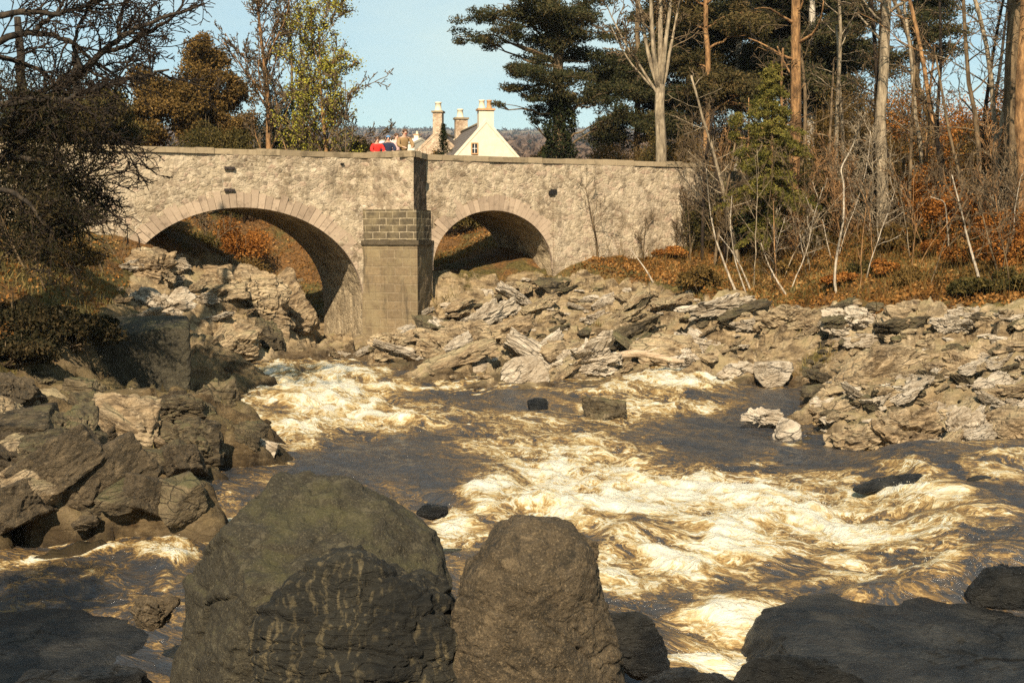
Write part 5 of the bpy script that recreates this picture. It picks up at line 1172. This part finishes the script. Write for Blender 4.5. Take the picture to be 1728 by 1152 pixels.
# brown twiggy scrub that hides the roadside wall and fills the wood behind it
for i, (px, py, D, w, h, mt, n, lab) in enumerate([
    (1205, 420, 0, 2.0, 2.8, 'leaf_olive', 9000, 'tall dark shrub where the bridge meets the wood'), (1255, 425, 0, 2.2, 2.4, 'leaf_russet', 8000, 'brown shrub behind the bent saplings'),
    (1345, 405, 0, 2.6, 3.2, 'leaf_olive', 11000, 'dark shrub covering the roadside wall right of the spruce'), (1400, 385, 0, 2.6, 2.8, 'leaf_russet', 9000, 'rust brown shrub covering the roadside wall'),
    (1450, 375, 0, 2.6, 2.6, 'leaf_olive', 9000, 'dark shrub just left of the tall pale trunk'), (1535, 372, 0, 3.0, 2.8, 'leaf_russet', 10000, 'brown shrub just right of the tall pale trunk'),
    (1600, 372, 0, 3.0, 2.6, 'leaf_orange', 9000, 'orange shrub below the crooked trunk'), (1675, 360, 0, 3.0, 3.0, 'leaf_russet', 10000, 'brown shrub beside the thick dark trunk'),
    (1215, 285, 66, 4.0, 3.6, 'leaf_russet', 12000, 'brown undergrowth behind the slim reddish trunk'), (1290, 285, 68, 4.5, 4.2, 'leaf_olive', 12000, 'dark undergrowth behind the green spruce'),
    (1370, 285, 70, 4.5, 4.4, 'leaf_russet', 12000, 'brown undergrowth behind the bright grey trunk'), (1430, 285, 62, 4.0, 4.0, 'leaf_russet', 11000, 'russet undergrowth beyond the roadside wall'),
    (1500, 285, 64, 4.4, 4.8, 'leaf_russet', 12000, 'tall russet undergrowth behind the tall pale trunk'), (1130, 285, 70, 3.6, 2.6, 'leaf_olive', 9000, 'olive undergrowth behind the forked tree'),
    (1060, 280, 74, 4.0, 2.2, 'leaf_russet', 8000, 'brown undergrowth right of the Scots pine')]):
    bush(px, py, 0, w, h, mt, lab, 520 + i, n=n, base=pix_ground(px, py) if D == 0 else at(px, py, D), leaf=(.10, .05), lump=16, stems=22)
r_ = random.Random(590)
for i in range(30):
    px = r_.uniform(1140, 1725); py = r_.uniform(370, 450); hh = r_.uniform(1.8, 4.6)
    bare_tree(0, 0, 0, hh, .03, 591 + i, 'thicket shrub of fine brown twigs in the right wood', dict(BROAD, max=3, n=(12, 8, 5, 4), f0=(.08, .2, .15, .1), ang=((14, 45), (24, 50), (25, 60), (25, 60)), ratio=(.55, .5, .5, .5), rmin=.009), base=pix_ground(px, py), name='twiggy_shrub', cat='shrub', group='twiggy thicket of the right wood', bark_=('bark_brown', 'bark_grey', 'bark_pine')[i % 3], lean=(r_.uniform(-.3, .3), 0))
for i in range(22):
    px = r_.uniform(1150, 1720); py = r_.uniform(430, 492); hh = r_.uniform(2.2, 5.2)
    bare_tree(0, 0, 0, hh, .022, 640 + i, 'thin bare sapling at the edge of the right wood above the rocks', dict(BROAD, max=3, n=(8, 6, 4, 3), f0=(.3, .2, .15, .1), wig=(.09, .12, .16, .2, .2), ang=((25, 60), (24, 50), (25, 60), (25, 60)), ratio=(.34, .5, .5, .5), rmin=.008, taper=.3), base=pix_ground(px, py), name='thin_sapling', cat='sapling', group='thin saplings at the edge of the right wood', bark_=('bark_birch', 'bark_brown', 'bark_grey', 'bark_pine')[i % 4], twig='bark_brown', lean=(r_.uniform(-.35, .35), 0))
# dark evergreens beyond the left end of the bridge
clump_tree(35, 262, 52, [(0, -2), (.1, 2), (0, 5)], rnd_clumps(20, -60, 105, 175, 300, 32, 20, 531), 'needle_dark', 'dark conifer behind the larch at the left edge', 531, name='dark_conifer', density=.9, leaf=(.18, .06), bark_='bark_dark')
clump_tree(130, 262, 56, [(0, -2), (.1, 2), (0, 4)], rnd_clumps(14, 70, 200, 178, 245, 28, 16, 532), 'needle_brown', 'brownish conifer behind the larch over the bridge end', 532, name='dark_conifer', density=.9, leaf=(.18, .06), bark_='bark_dark')
r_ = random.Random(560)
for i in range(26):
    px, py = r_.uniform(1130, 1725), r_.uniform(405, 505); w = r_.uniform(.7, 1.7)
    bush(px, py, 0, w, w * r_.uniform(.35, .6), r_.choice(['leaf_orange', 'leaf_russet', 'leaf_orange', 'leaf_olive']), 'low bramble of brown and orange leaves on the wooded bank', 561 + i, n=int(1500 * w), base=pix_ground(px, py), leaf=(.11, .07), lump=8, stems=7, name='bramble', group='brambles on the wooded bank')
# -- seen through the arches
bush(0, 0, 0, 3.0, 2.0, 'leaf_russet', 'brown bush on the far bank seen through the left arch', 441, n=7000, base=(*bridge_pt(-3.2, 10.5), float(height(*bridge_pt(-3.2, 10.5)))), lump=12)
bush(0, 0, 0, 2.8, 2.6, 'leaf_orange', 'orange brown bush on the far bank seen through the crown of the left arch', 442, n=6000, base=(*bridge_pt(-2.0, 13), float(height(*bridge_pt(-2.0, 13)))), lump=12)
bush(0, 0, 0, 2.6, 2.0, 'leaf_olive', 'sunlit olive bush seen through the right arch', 443, n=7000, base=(*bridge_pt(7.3, 10.6), float(height(*bridge_pt(7.3, 10.6)))), lump=12)
bush(0, 0, 0, 2.4, 1.8, 'leaf_olive', 'dark bush in the shade behind the left arch', 444, n=6000, base=(*bridge_pt(-5.2, 9), float(height(*bridge_pt(-5.2, 9)))), lump=12)
bare_tree(0, 0, 0, 4.5, .06, 445, 'thin bare tree on the far bank seen through the left arch', dict(BROAD, max=3), base=(*bridge_pt(-4.0, 11), float(height(*bridge_pt(-4.0, 11)))))
# -- the near larch on the left: crooked boughs and dark twigs hang into the picture
LX, LY = -12.2, 30.0; lb = Vector((LX, LY, float(height(LX, LY)))); o = empty('near_larch', lb); T = Bare(451); rs = random.Random(451)
T.g.tube([(0, 0, -.5), (.1, 0, 3), (0, .1, 7), (.2, 0, 12), (.1, 0, 16)], [.42, .36, .30, .2, .08], 12)
LP = dict(BROAD, max=4, n=(10, 10, 8, 6), seg=(10, 9, 6, 4, 2), wig=(.05, .16, .17, .2, .2), up=(0, .004, .01, .0, 0), f0=(.2, .12, .1, .1), ang=((30, 70), (30, 65), (25, 60), (25, 60)), ratio=(.4, .46, .5, .5), drop=(.3, .35, .3, .2), rmin=.010)
BOUGHS = [([(-80, 250), (30, 195), (105, 150), (165, 95), (205, 62), (262, 36), (345, 6)], .11, 0), ([(165, 95), (210, 78), (262, 50), (300, 20), (322, -20)], .06, .5), ([(140, 118), (122, 70), (138, 30), (160, -15)], .05, -.4), ([(205, 62), (198, 30), (222, -15)], .05, .3),
          ([(-80, 120), (10, 62), (60, 55), (110, 66), (178, 118), (215, 135)], .09, 1.0), ([(60, 55), (95, 20), (128, -20)], .06, .8), ([(-80, 40), (20, 20), (90, 26), (150, 10), (200, -10)], .08, -1.0),
          ([(-80, 190), (40, 168), (100, 172), (165, 150), (240, 128), (285, 118)], .08, -.8), ([(-80, 290), (20, 262), (80, 278), (112, 310), (128, 350), (132, 375)], .08, .4), ([(80, 278), (115, 304), (148, 320), (178, 328)], .05, .3),
          ([(-80, 330), (10, 318), (50, 340), (80, 385), (95, 410)], .07, -.6), ([(-80, 230), (60, 222), (120, 232), (175, 222), (200, 228)], .07, .9), ([(-80, 80), (0, 95), (70, 115), (130, 180), (165, 196)], .07, .2)]
for pts, r0, dd in BOUGHS:
    q = np.array([(at(px, py, LY + dd + rs.uniform(-.25, .25)) - lb)[:] for px, py in pts]); u = np.linspace(0, 1, len(q) * 4)
    q = np.column_stack([np.interp(u, np.linspace(0, 1, len(q)), q[:, j]) for j in range(3)]); q[1:-1] = (q[:-2] + q[1:-1] * 2 + q[2:]) / 4; q[1:-1] += np.random.RandomState(int(r0 * 1000)).normal(size=(len(q) - 2, 3)) * .02
    T.g.tube(q, np.linspace(r0, max(.018, r0 * .25), len(q)), 8)
    for i in range(int(len(q) * (0.8 if np.mean([v_[1] for v_ in pts]) > 150 else 0.5))):
        f = rs.uniform(.08, 1.0); k = min(len(q) - 2, int(f * (len(q) - 1))); d = q[k + 1] - q[k]; d /= np.linalg.norm(d)
        T.grow(q[k], (d[0] * .9 + rs.gauss(0, .8), d[1] + rs.gauss(0, .8), d[2] + rs.gauss(0, .8)), rs.uniform(.7, 1.7), r0 * .28, 2, LP)
T.g.build('trunk', M['bark_dark'], o, True); T.fine.build('crown', M['twig_dark'], o, True)
rn = np.random.RandomState(452); tp = np.array([q[0][:] for q in T.tips]); lpx, lpy = project(tp[:, 0] + lb.x, tp[:, 1] + lb.y, tp[:, 2] + lb.z)
tp = tp[rn.rand(len(tp)) < np.clip(1.25 - lpx / 165 - np.clip(215 - lpy, 0, 200) / 110, .0, .5)]
C = np.repeat(tp, 10, 0) + rn.normal(size=(len(tp) * 10, 3)) * .13; V, Q = leaves(C, .13, .028, rn); link('needles', mesh('needles', V, Q, None, M['needle_larch']), o)
tag(o, 'near dark larch with crooked twiggy boughs reaching in from the left edge', 'tree')
# -- an unseen pine added on the near left bank to shade the left corner
b_ = Vector((-9.6, -1.0, float(height(-9.6, -1.0)))); o = empty('added_shade_pine', b_); g = Geo(); rs = np.random.RandomState(455)
g.tube([(0, 0, -.4), (.1, 0, 4), (0, 0, 9), (.1, 0, 12.5)], [.3, .24, .16, .05], 10); C = []
for i in range(34):
    h = rs.uniform(4.2, 12.5); L = rs.uniform(.8, 2.7) * (1.15 - h / 16); th = rs.uniform(0, 6.283); e = np.array((math.cos(th) * L, math.sin(th) * L, h)); g.tube([(0, 0, h - .5), e * .5 + np.array((0, 0, h * .5 - .1)), e], [.07, .05, .02], 5)
    C.append(e + clump_pts(420, rs) * np.array((.85, .85, .38)))
g.build('trunk', M['bark_pine'], o, True); V, Q = leaves(np.vstack(C), .24, .07, rs); link('crown', mesh('crown', V, Q, None, M['needle_dark']), o)
tag(o, 'unseen pine added to shade the left side channel', 'tree')
# -- dark shrubs and brambles under the larch
for i, (px, py, w, h, mt, n, lab) in enumerate([
    (20, 440, 3.0, 3.2, 'needle_larch', 15000, 'tall dark evergreen at the left edge beside the bridge'),
    (105, 330, 2.8, 2.0, 'leaf_olive', 9000, 'brown green bush against the left end of the bridge'),
    (50, 565, 3.4, .8, 'needle_larch', 7000, 'dark ivy mound above the left rocks'),
    (20, 620, 2.0, .6, 'needle_larch', 5000, 'dark shrub at the left edge above the rocks'),
    (190, 320, 1.6, 1.3, 'leaf_olive', 3500, 'thin brown bush hanging over the left end of the bridge'),
    (120, 585, 2.4, .8, 'needle_larch', 8000, 'low dark shrub beside the square mossy block'),
    (110, 450, 2.4, 1.0, 'leaf_russet', 5000, 'low russet bush on the slope left of the arch')]):
    bush(px, py, 0, w, h, mt, lab, 460 + i, n=n, base=pix_ground(px, py), leaf=(.11, .055), lump=14, stems=12)
for i, (px, py, hh) in enumerate([(150, 480, 2.2), (185, 470, 2.0), (90, 500, 2.4), (215, 455, 1.8), (60, 470, 2.6)]):
    bare_tree(0, 0, 0, hh, .03, 470 + i, 'thin leaning briar on the brown slope left of the arch', dict(BROAD, max=3, n=(9, 6, 4, 3), f0=(.1, .2, .15, .1), ang=((20, 60), (28, 55), (25, 60), (25, 60)), ratio=(.6, .5, .5, .5), rmin=.006), base=pix_ground(px, py), name='briar', cat='shrub', group='briars on the slope left of the arch', lean=(-.6, 0))
# -- near left corner: shaded by the unseen pine added above

# ------------------------------------------------------------------ ground cover
rs = np.random.RandomState(500)
def on_soil(n, x0, x1, y0, y1, thr=.35):
    x = rs.uniform(x0, x1, n); y = rs.uniform(y0, y1, n); r = rockness(x, y); t = (x - PIER[0]) * CB + (y - PIER[1]) * SB; d = -(x - PIER[0]) * SB + (y - PIER[1]) * CB
    z = height(x, y); k = (r < thr) & ~((d > -.15) & (d < 4.5)) & (z > water_level(x, y) + .25); return x[k], y[k], z[k]
x, y, z = on_soil(150000, 2, 26, 30, 62)
V, Q = leaves(np.column_stack([x, y, z + np.abs(rs.normal(size=len(x))) * .06 + .01]), .13, .08, rs)
tag(link('leaf_litter', mesh('leaf_litter', V, Q, None, M['leaf_litter'])), 'orange brown fallen leaves and bracken covering the right bank', 'leaves', kind='stuff')
x, y, z = on_soil(60000, -24, 2, 26, 72)
V, Q = leaves(np.column_stack([x, y, z + np.abs(rs.normal(size=len(x))) * .06 + .01]), .13, .07, rs)
tag(link('fallen_leaves', mesh('fallen_leaves', V, Q, None, M['leaf_litter'])), 'brown fallen leaves on the slope left of the bridge', 'leaves', kind='stuff')
def blades(x, y, z, hmin, hmax, w, mat, name, label, cat):
    n = len(x); h = rs.uniform(hmin, hmax, n); th = rs.uniform(0, 6.283, n); lx, ly = rs.normal(size=n) * h * .35, rs.normal(size=n) * h * .35; b = np.column_stack([x, y, z - .02])
    s = np.column_stack([np.cos(th), np.sin(th), th * 0]) * w; V = np.stack([b - s, b + s, b + np.column_stack([lx, ly, h])], 1).reshape(-1, 3)
    tag(link(name, mesh(name, V, None, np.arange(3 * n).reshape(-1, 3), M[mat])), label, cat, kind='stuff')
x, y, z = on_soil(150000, -20, 24, 34, 62, .62); k = fbm(np.stack([x * .5, y * .5, x * 0], 1), 3, 61) > -.05
blades(x[k], y[k], z[k], .10, .34, .012, 'grass', 'dry_grass', 'dry yellow grass along the tops of the banks', 'grass')
x, y, z = on_soil(6000, 3, 25, 38, 62)
blades(x, y, z, .5, 1.6, .010, 'leaf_russet', 'dead_stalks', 'thin dead brown stalks and twigs on the wooded bank', 'undergrowth')
x = rs.uniform(-16, 20, 26000); y = rs.uniform(26, 53, 26000); z = height(x, y); k = (rockness(x, y) > .4) & (z > water_level(x, y) + .6) & (fbm(np.stack([x * .7, y * .7, x * 0 + 4], 1), 3, 62) > .12)
blades(x[k], y[k], z[k], .06, .2, .012, 'grass', 'rock_grass', 'tufts of dry grass in the cracks of the rocks', 'grass')
# far woods on the hillside: one mass of scrub and bare trees
n = 26000; a = rs.uniform(-.5, .5, n); d = 95 * np.exp(rs.uniform(0, 1, n) * math.log(40)); k = fbm(np.stack([np.sin(a) * d / 60, d / 60, a * 0], 1), 4, 111) + .15 * (d > 1800) > -.05
a, d = a[k], d[k]; xx, yy = d * np.sin(a), d * np.cos(a); sz = np.clip(d * .012, 1.2, 12)
zz = EYE + d * np.interp(d, [82, 110, 200, 420, 1000, 2200, 3600, 4200], [0.026, 0.028, 0.048, 0.057, 0.067, 0.0745, 0.0800, 0.078])
m = 7; C = np.repeat(np.column_stack([xx, yy, zz]), m, 0) + rs.normal(size=(len(xx) * m, 3)) * np.repeat(sz, m)[:, None] * np.array([[.35, .35, .16]]); C[:, 2] += np.repeat(sz, m) * .2
V, Q = leaves(C, np.repeat(sz, m) * .55, np.repeat(sz, m) * .26, rs)
dk = np.repeat((d > 2300) | (rs.rand(len(d)) < .12), m); Q4 = Q
tag(link('far_woods', mesh('far_woods', V, Q4[~dk], None, M['wood_far'])), 'bare brown woods on the far hillside', 'woods', kind='stuff')
tag(link('far_conifer_woods', mesh('far_conifer_woods', V, Q4[dk], None, M['wood_far_dark'])), 'dark line of conifers along the far hilltop', 'woods', kind='stuff')
# ------------------------------------------------------------------ cottages
def pot(g, x, y, z, h, r=.13):
    th = np.arange(12) * 2 * math.pi / 12; prof = [(r * 1.1, 0), (r * 1.1, .06), (r * .92, .10), (r * .82, h - .08), (r * .98, h - .06), (r * .98, h), (r * .7, h), (r * .66, h - .2)]
    V = [(x + q * math.cos(a), y + q * math.sin(a), z + w) for q, w in prof for a in th]; n = 12
    g.raw(V, [(i * n + j, i * n + (j + 1) % n, (i + 1) * n + (j + 1) % n, (i + 1) * n + j) for i in range(len(prof) - 1) for j in range(n)])
def cottage(name, loc, rz, hw, length, eave, apex, wall_m, roof_m, label, stacks, window=None, base=-2.0):
    """gable end at local y = 0 facing -y, ridge running back along +y"""
    o = empty(name, loc, rz); tag(o, label, 'house'); g = Geo()
    V = [(-hw, 0, base), (hw, 0, base), (hw, 0, eave), (0, 0, apex), (-hw, 0, eave)]; V += [(x, length, z) for x, y, z in V]
    g.raw(V, [(0, 1, 2, 4), (6, 5, 9, 7), (1, 6, 7, 2), (5, 0, 4, 9)], [(4, 2, 3), (9, 8, 7)]); g.build('wall', wall_m, o)
    g = Geo(); s = (apex - eave) / hw; th_ = .12
    for sx in (-1, 1):
        # slates: overlapping courses
        n = 16
        for i in range(n):
            f0, f1 = i / n, (i + 1) / n + .02
            x0, x1 = (hw + .18) * (1 - f0), (hw + .18) * (1 - min(f1, 1.0)); z0, z1 = apex - s * x0 + th_ + .02, apex - s * x1 + th_
            P = [(sx * x0, .12, z0 - .05), (sx * x0, length - .12, z0 - .05), (sx * x1, length - .12, z1 - .05), (sx * x1, .12, z1 - .05)]; P2 = [(a, b, c + .045) for a, b, c in P]
            g.hexa((P + P2) if sx < 0 else (P[::-1] + P2[::-1]))
    roof = g.build('roof', roof_m, o)
    g = Geo(); g.tube([(0, .1, apex + th_ + .02), (0, length - .1, apex + th_ + .02)], .09, 8); g.build('ridge', M['coping'], roof, True)
    for sx in (-1, 1):   # raised skews on the gable
        for yy in (-.03, length - .15):
            g = Geo(); P = [(sx * (hw + .1), yy, eave - .1 * s - .02), (sx * (hw + .1), yy + .2, eave - .1 * s - .02), (0, yy + .2, apex), (0, yy, apex)]; P2 = [(a, b, c + .2) for a, b, c in P]
            g.hexa((P + P2) if sx < 0 else (P[::-1] + P2[::-1])); g.build('gable_coping', wall_m, o)
    for (yy, w, d, z1, sm, pots) in stacks:
        g = Geo(); z0 = apex - s * w / 2 - .2
        g.box(-w / 2, w / 2, yy, yy + d, z0, z1); c = g.build('chimney', sm, o)
        g = Geo(); g.box(-w / 2 - .07, w / 2 + .07, yy - .07, yy + d + .07, z1, z1 + .10); g.build('chimney_cap', M['pot_orange'] if sm is M['whitewash'] else M['coping'], c)
        for (dx, h, r, pm) in pots:
            g = Geo(); pot(g, dx, yy + d / 2, z1 + .10, h, r); g.build('chimney_pot', M[pm], c, True)
    if window:
        wx0, wx1, wz0, wz1 = window
        g = Geo(); g.box(wx0 - .06, wx0, -.05, .02, wz0 - .06, wz1 + .06); g.box(wx1, wx1 + .06, -.05, .02, wz0 - .06, wz1 + .06); g.box(wx0, wx1, -.05, .02, wz1, wz1 + .06); g.box(wx0, wx1, -.07, .02, wz0 - .06, wz0)
        f = g.build('window', M['pot_orange'], o)
        g = Geo(); g.box(wx0, wx1, -.012, .02, wz0, wz1); g.build('pane', M['glass'], f)
        g = Geo(); xm, zm = (wx0 + wx1) / 2, (wz0 + wz1) / 2; g.box(xm - .012, xm + .012, -.03, -.013, wz0, wz1); g.box(wx0, xm - .013, -.03, -.013, zm - .012, zm + .012); g.box(xm + .013, wx1, -.03, -.013, zm - .012, zm + .012); g.build('glazing_bar', M['paint_white'], f)
    return o
HD = 75.0; hp = at(821, 262, HD); u_ = HD / FPX
zp = lambda py: (at(821, py, HD).z - hp.z)
cottage('cottage', hp, math.radians(11), 2.9, 9.0, zp(207) - 3.2, zp(207), M['whitewash'], M['slate'], 'cream gabled cottage with a slate roof beyond the bridge',
        [(0.02, .80, .55, zp(183) - .10, M['whitewash'], [(-.2, .46, .17, 'pot_cream'), (.2, .46, .15, 'pot_orange')]), (8.4, .72, .5, zp(183) + .15, M['house_stone'], [(-.05, .5, .2, 'pot_cream')])],
        base=-3.2, window=((796.5 - 821) * u_, (805 - 821) * u_, zp(259), zp(243)))
hq = at(738, 262, 80.0)
o2 = cottage('stone_cottage', hq, math.radians(-8), 2.6, 7.0, at(738, 225, 80).z - hq.z - 2.4, at(738, 225, 80).z - hq.z, M['house_stone'], M['slate'], 'stone cottage with a tall chimney half hidden by a dark fir',
        [(0.02, .52, .6, at(738, 190, 80).z - hq.z, M['house_stone'], [(0.0, .5, .2, 'pot_cream')])], base=-3.6)
hr = at(712, 262, 150.0)
cottage('distant_cottage', hr, math.radians(70), 2.0, 4.4, at(712, 244, 150).z - hr.z, at(712, 236, 150).z - hr.z, M['whitewash'], M['paint_white'], 'small white roofed cottage in the distance behind the people', [(0.3, .5, .5, at(712, 236, 150).z - hr.z + .5, M['whitewash'], [(0, .3, .12, 'pot_cream')])], base=-4.5)
# dark little fir in front of the stone cottage
b = at(748, 268, 62); o = empty('small_fir', b); rs = np.random.RandomState(610); g = Geo(); g.tube([(0, 0, -1), (0, 0, 1.6)], [.05, .01], 6); CC = []
for i in range(70):
    h = -.5 + 2.0 * i / 70; L = .62 * (1 - (h + .5) / 2.15) * rs.uniform(.7, 1.15); th = rs.uniform(0, 6.283); q = rs.uniform(.1, 1, 50)
    CC.append(np.column_stack([np.cos(th) * L * q, np.sin(th) * L * q, h - .25 * L * q]) + rs.normal(size=(50, 3)) * .045); g.tube([(0, 0, h), (np.cos(th) * L, np.sin(th) * L, h - .25 * L)], [.01, .004], 4)
g.build('trunk', M['bark_dark'], o); V, Q = leaves(np.vstack(CC), .09, .03, rs); link('crown', mesh('crown', V, Q, None, M['leaf_ivy']), o); tag(o, 'small dark fir between the two cottages', 'tree')
bush(0, 0, 0, 1.6, 1.2, 'leaf_russet', 'brown garden shrub left of the small dark fir', 611, n=3500, base=at(728, 266, 63))
bush(0, 0, 0, 2.4, 1.2, 'leaf_russet', 'brown hedge right of the cream cottage', 612, n=5000, base=at(925, 276, 74))
bush(0, 0, 0, 4.5, 1.6, 'leaf_russet', 'thin brown scrub right of the Scots pine', 613, n=5000, base=at(1020, 276, 72))
bush(0, 0, 0, 2.6, 1.3, 'leaf_russet', 'low brown scrub behind the people on the bridge', 614, n=3500, base=at(648, 266, 75))

# ------------------------------------------------------------------ people leaning on the parapet of the refuge
def skin_obj(name, verts, edges, radii, material, parent, sub=1):
    me = bpy.data.meshes.new(name); me.from_pydata([tuple(v) for v in verts], edges, []); me.materials.append(material)
    o = link(name, me, parent); m = o.modifiers.new('skin', 'SKIN'); m.use_smooth_shade = True; m.branch_smoothing = 0.6
    for i, r in enumerate(radii): me.skin_vertices[0].data[i].radius = (r if isinstance(r, tuple) else (r, r))
    me.skin_vertices[0].data[0].use_root = True
    if sub: o.modifiers.new('sub', 'SUBSURF').render_levels = sub
    return o
def person(loc, rz, H, label, top, legs, hair, lean=.18, hat=None, arms='rest', seated=False):
    """faces local -y; forearms rest on the parapet"""
    s = H / 1.75; o = empty('person', loc, rz); tag(o, label, 'person', 'people on the bridge')
    L = lean
    J = dict(pel=(0, 0, .95), sp=(0, -.05 * L, 1.15), ch=(0, -.5 * L, 1.34), nk=(0, -.75 * L, 1.50), hd=(0, -.95 * L, 1.60), top=(0, -1.0 * L, 1.70), nose=(0, -1.0 * L - .105, 1.60))
    for q, sx in (('l', -1), ('r', 1)):
        J['hip' + q] = (sx * .09, 0, .90); J['kn' + q] = (sx * .10, -.02, .50); J['an' + q] = (sx * .10, .03, .09); J['to' + q] = (sx * .12, -.16, .04)
        J['sh' + q] = (sx * .19, -.55 * L, 1.41)
        if arms == 'rest': J['el' + q] = (sx * .27, -.55 * L - .14, 1.17); J['wr' + q] = (sx * .16, -.55 * L - .36, 1.10); J['pm' + q] = (sx * .12, -.55 * L - .44, 1.08)
        else: J['el' + q] = (sx * .25, -.1, 1.12); J['wr' + q] = (sx * .23, -.20, .90); J['pm' + q] = (sx * .22, -.22, .81)
    names = list(J); idx = {n: i for i, n in enumerate(names)}; V = [Vector(J[n]) * s for n in names]
    R_ = dict(pel=.145, sp=.125, ch=.15, nk=.055, hd=.092, top=.07, nose=.022)
    for q in 'lr': R_.update({'hip' + q: .095, 'kn' + q: .06, 'an' + q: .042, 'to' + q: .038, 'sh' + q: .062, 'el' + q: .044, 'wr' + q: .03, 'pm' + q: .032})
    rad = [R_[n] * s for n in names]
    E = [('pel', 'sp'), ('sp', 'ch'), ('ch', 'nk'), ('nk', 'hd'), ('hd', 'top'), ('hd', 'nose')]
    for q in 'lr': E += [('pel', 'hip' + q), ('hip' + q, 'kn' + q), ('kn' + q, 'an' + q), ('an' + q, 'to' + q), ('ch', 'sh' + q), ('sh' + q, 'el' + q), ('el' + q, 'wr' + q), ('wr' + q, 'pm' + q)]
    E = [(idx[a], idx[b_]) for a, b_ in E]
    for q, sx in (('l', -1), ('r', 1)):      # four fingers and a thumb
        pm, wr = V[idx['pm' + q]], V[idx['wr' + q]]; d = (pm - wr).normalized(); side = Vector((1, 0, 0)) - d * d.x; side.normalize()
        for k in range(5):
            if k < 4: a_ = pm + side * (k - 1.5) * .019 * s + d * .028 * s; b_ = a_ + d * (.038, .045, .042, .032)[k] * s + Vector((0, 0, -.012)) * s; base = pm
            else: a_ = pm - side * sx * .038 * s; b_ = a_ + d * .04 * s - side * sx * .01 * s
            i0 = len(V); V += [a_, b_]; rad += [.009 * s, .007 * s]; E += [(idx['pm' + q], i0), (i0, i0 + 1)]
    skin_obj('body', V, E, rad, M['skin'], o)
    def cloth(name, ns, es, k, m, add=.012):
        ii = {n: i for i, n in enumerate(ns)}
        return skin_obj(name, [Vector(J[n]) * s for n in ns], [(ii[a], ii[b_]) for a, b_ in es], [(R_[n] * k + add) * s for n in ns], M[m], o)
    J['col'] = (0, -.66 * L, 1.46); R_['col'] = .075
    cloth('jacket', ['pel', 'sp', 'ch', 'col'] + [p + q for q in 'lr' for p in ('sh', 'el', 'wr')], [('pel', 'sp'), ('sp', 'ch'), ('ch', 'col')] + [e for q in 'lr' for e in (('ch', 'sh' + q), ('sh' + q, 'el' + q), ('el' + q, 'wr' + q))], 1.16, top, .022)
    cloth('trousers', ['pel'] + [p + q for q in 'lr' for p in ('hip', 'kn', 'an')], [e for q in 'lr' for e in (('pel', 'hip' + q), ('hip' + q, 'kn' + q), ('kn' + q, 'an' + q))], 1.08, legs)
    for q in 'lr':
        c = Vector(J['an' + q]) * s; g = Geo(); V2, F2 = ico(3); P = V2 * np.array((.055, .15, .055)) * s; P[:, 2] = np.maximum(P[:, 2], -.035 * s); g.raw(P + np.array((c.x, c.y - .07 * s, .04 * s)), None, F2); g.build('shoe', M['dark_hair'], o, True)
    hc = Vector(J['hd']) * s; V2, F2 = ico(4); P = V2 * np.array((.098, .112, .118)) * s; k = (V2[:, 2] > .15) | (V2[:, 1] > .1)
    keep = k[F2].all(1); P = P * (1 + .04 * fbm(V2 * 5, 3, 7))[:, None]; link('hat' if hat else 'hair', mesh('hair', P + np.array((hc.x, hc.y + .012 * s, hc.z + .02 * s)), None, F2[keep], M[hat or hair], True), o)
    for sx in (-1, 1):
        g = Geo(); g.raw(ico(2)[0] * .014 * s + np.array((hc.x + sx * .034 * s, hc.y - .088 * s, hc.z + .02 * s)), None, ico(2)[1]); g.build('eye', M['eye'], o, True)
        g = Geo(); g.raw(ico(2)[0] * np.array((.012, .022, .032)) * s + np.array((hc.x + sx * .098 * s, hc.y, hc.z)), None, ico(2)[1]); g.build('ear', M['skin'], o, True)
    g = Geo(); g.raw(ico(2)[0] * np.array((.026, .01, .008)) * s + np.array((hc.x, hc.y - .09 * s, hc.z - .045 * s)), None, ico(2)[1]); g.build('mouth', M['red'], o, True)
    return o
def stand(px, d):
    """deck position d metres behind the near face, seen at column px"""
    r = ray(px, 250); q = r.x / r.y; t = 0.0
    for _ in range(20):
        x, y = bridge_pt(t, d); t += (q * y - x) / (CB - q * SB)
    x, y = bridge_pt(t, d); return (x, y, DECK)
person(stand(636, .78), BR * .6, 1.52, 'child in a bright red jumper leaning on the parapet', 'red', 'navy', 'brown_hair', .12)
person(stand(655, .80), BR * .3, 1.60, 'person in navy with a blue woolly hat between the red child and the man', 'navy', 'navy', 'dark_hair', .10, hat='blue_cap')
person(stand(669, 1.35), BR, 1.74, 'fair person in a pale pink jumper standing behind the others', 'pink', 'grey_cloth', 'pot_cream' if False else 'brown_hair', .04, arms='down')
person(stand(681, .82), BR * .8, 1.84, 'man in a tan tweed jacket leaning both arms on the parapet', 'tan', 'grey_cloth', 'brown_hair', .20)

# ------------------------------------------------------------------ thin blue air over the valley
hm = bpy.data.materials.new('haze_air'); hm.use_nodes = True; hn = hm.node_tree; hn.nodes.clear()
ho = hn.nodes.new('ShaderNodeOutputMaterial'); hv = hn.nodes.new('ShaderNodeVolumePrincipled'); hv.inputs['Color'].default_value = (0.72, 0.82, 1.0, 1); hv.inputs['Density'].default_value = 0.00009; hv.inputs['Anisotropy'].default_value = 0.0
hn.links.new(hv.outputs[0], ho.inputs['Volume'])
g = Geo(); g.box(-3200, 3200, -60, 4400, -4, 420); hz_o = g.build('haze', hm); tag(hz_o, 'thin blue haze over the valley', 'haze', kind='stuff')
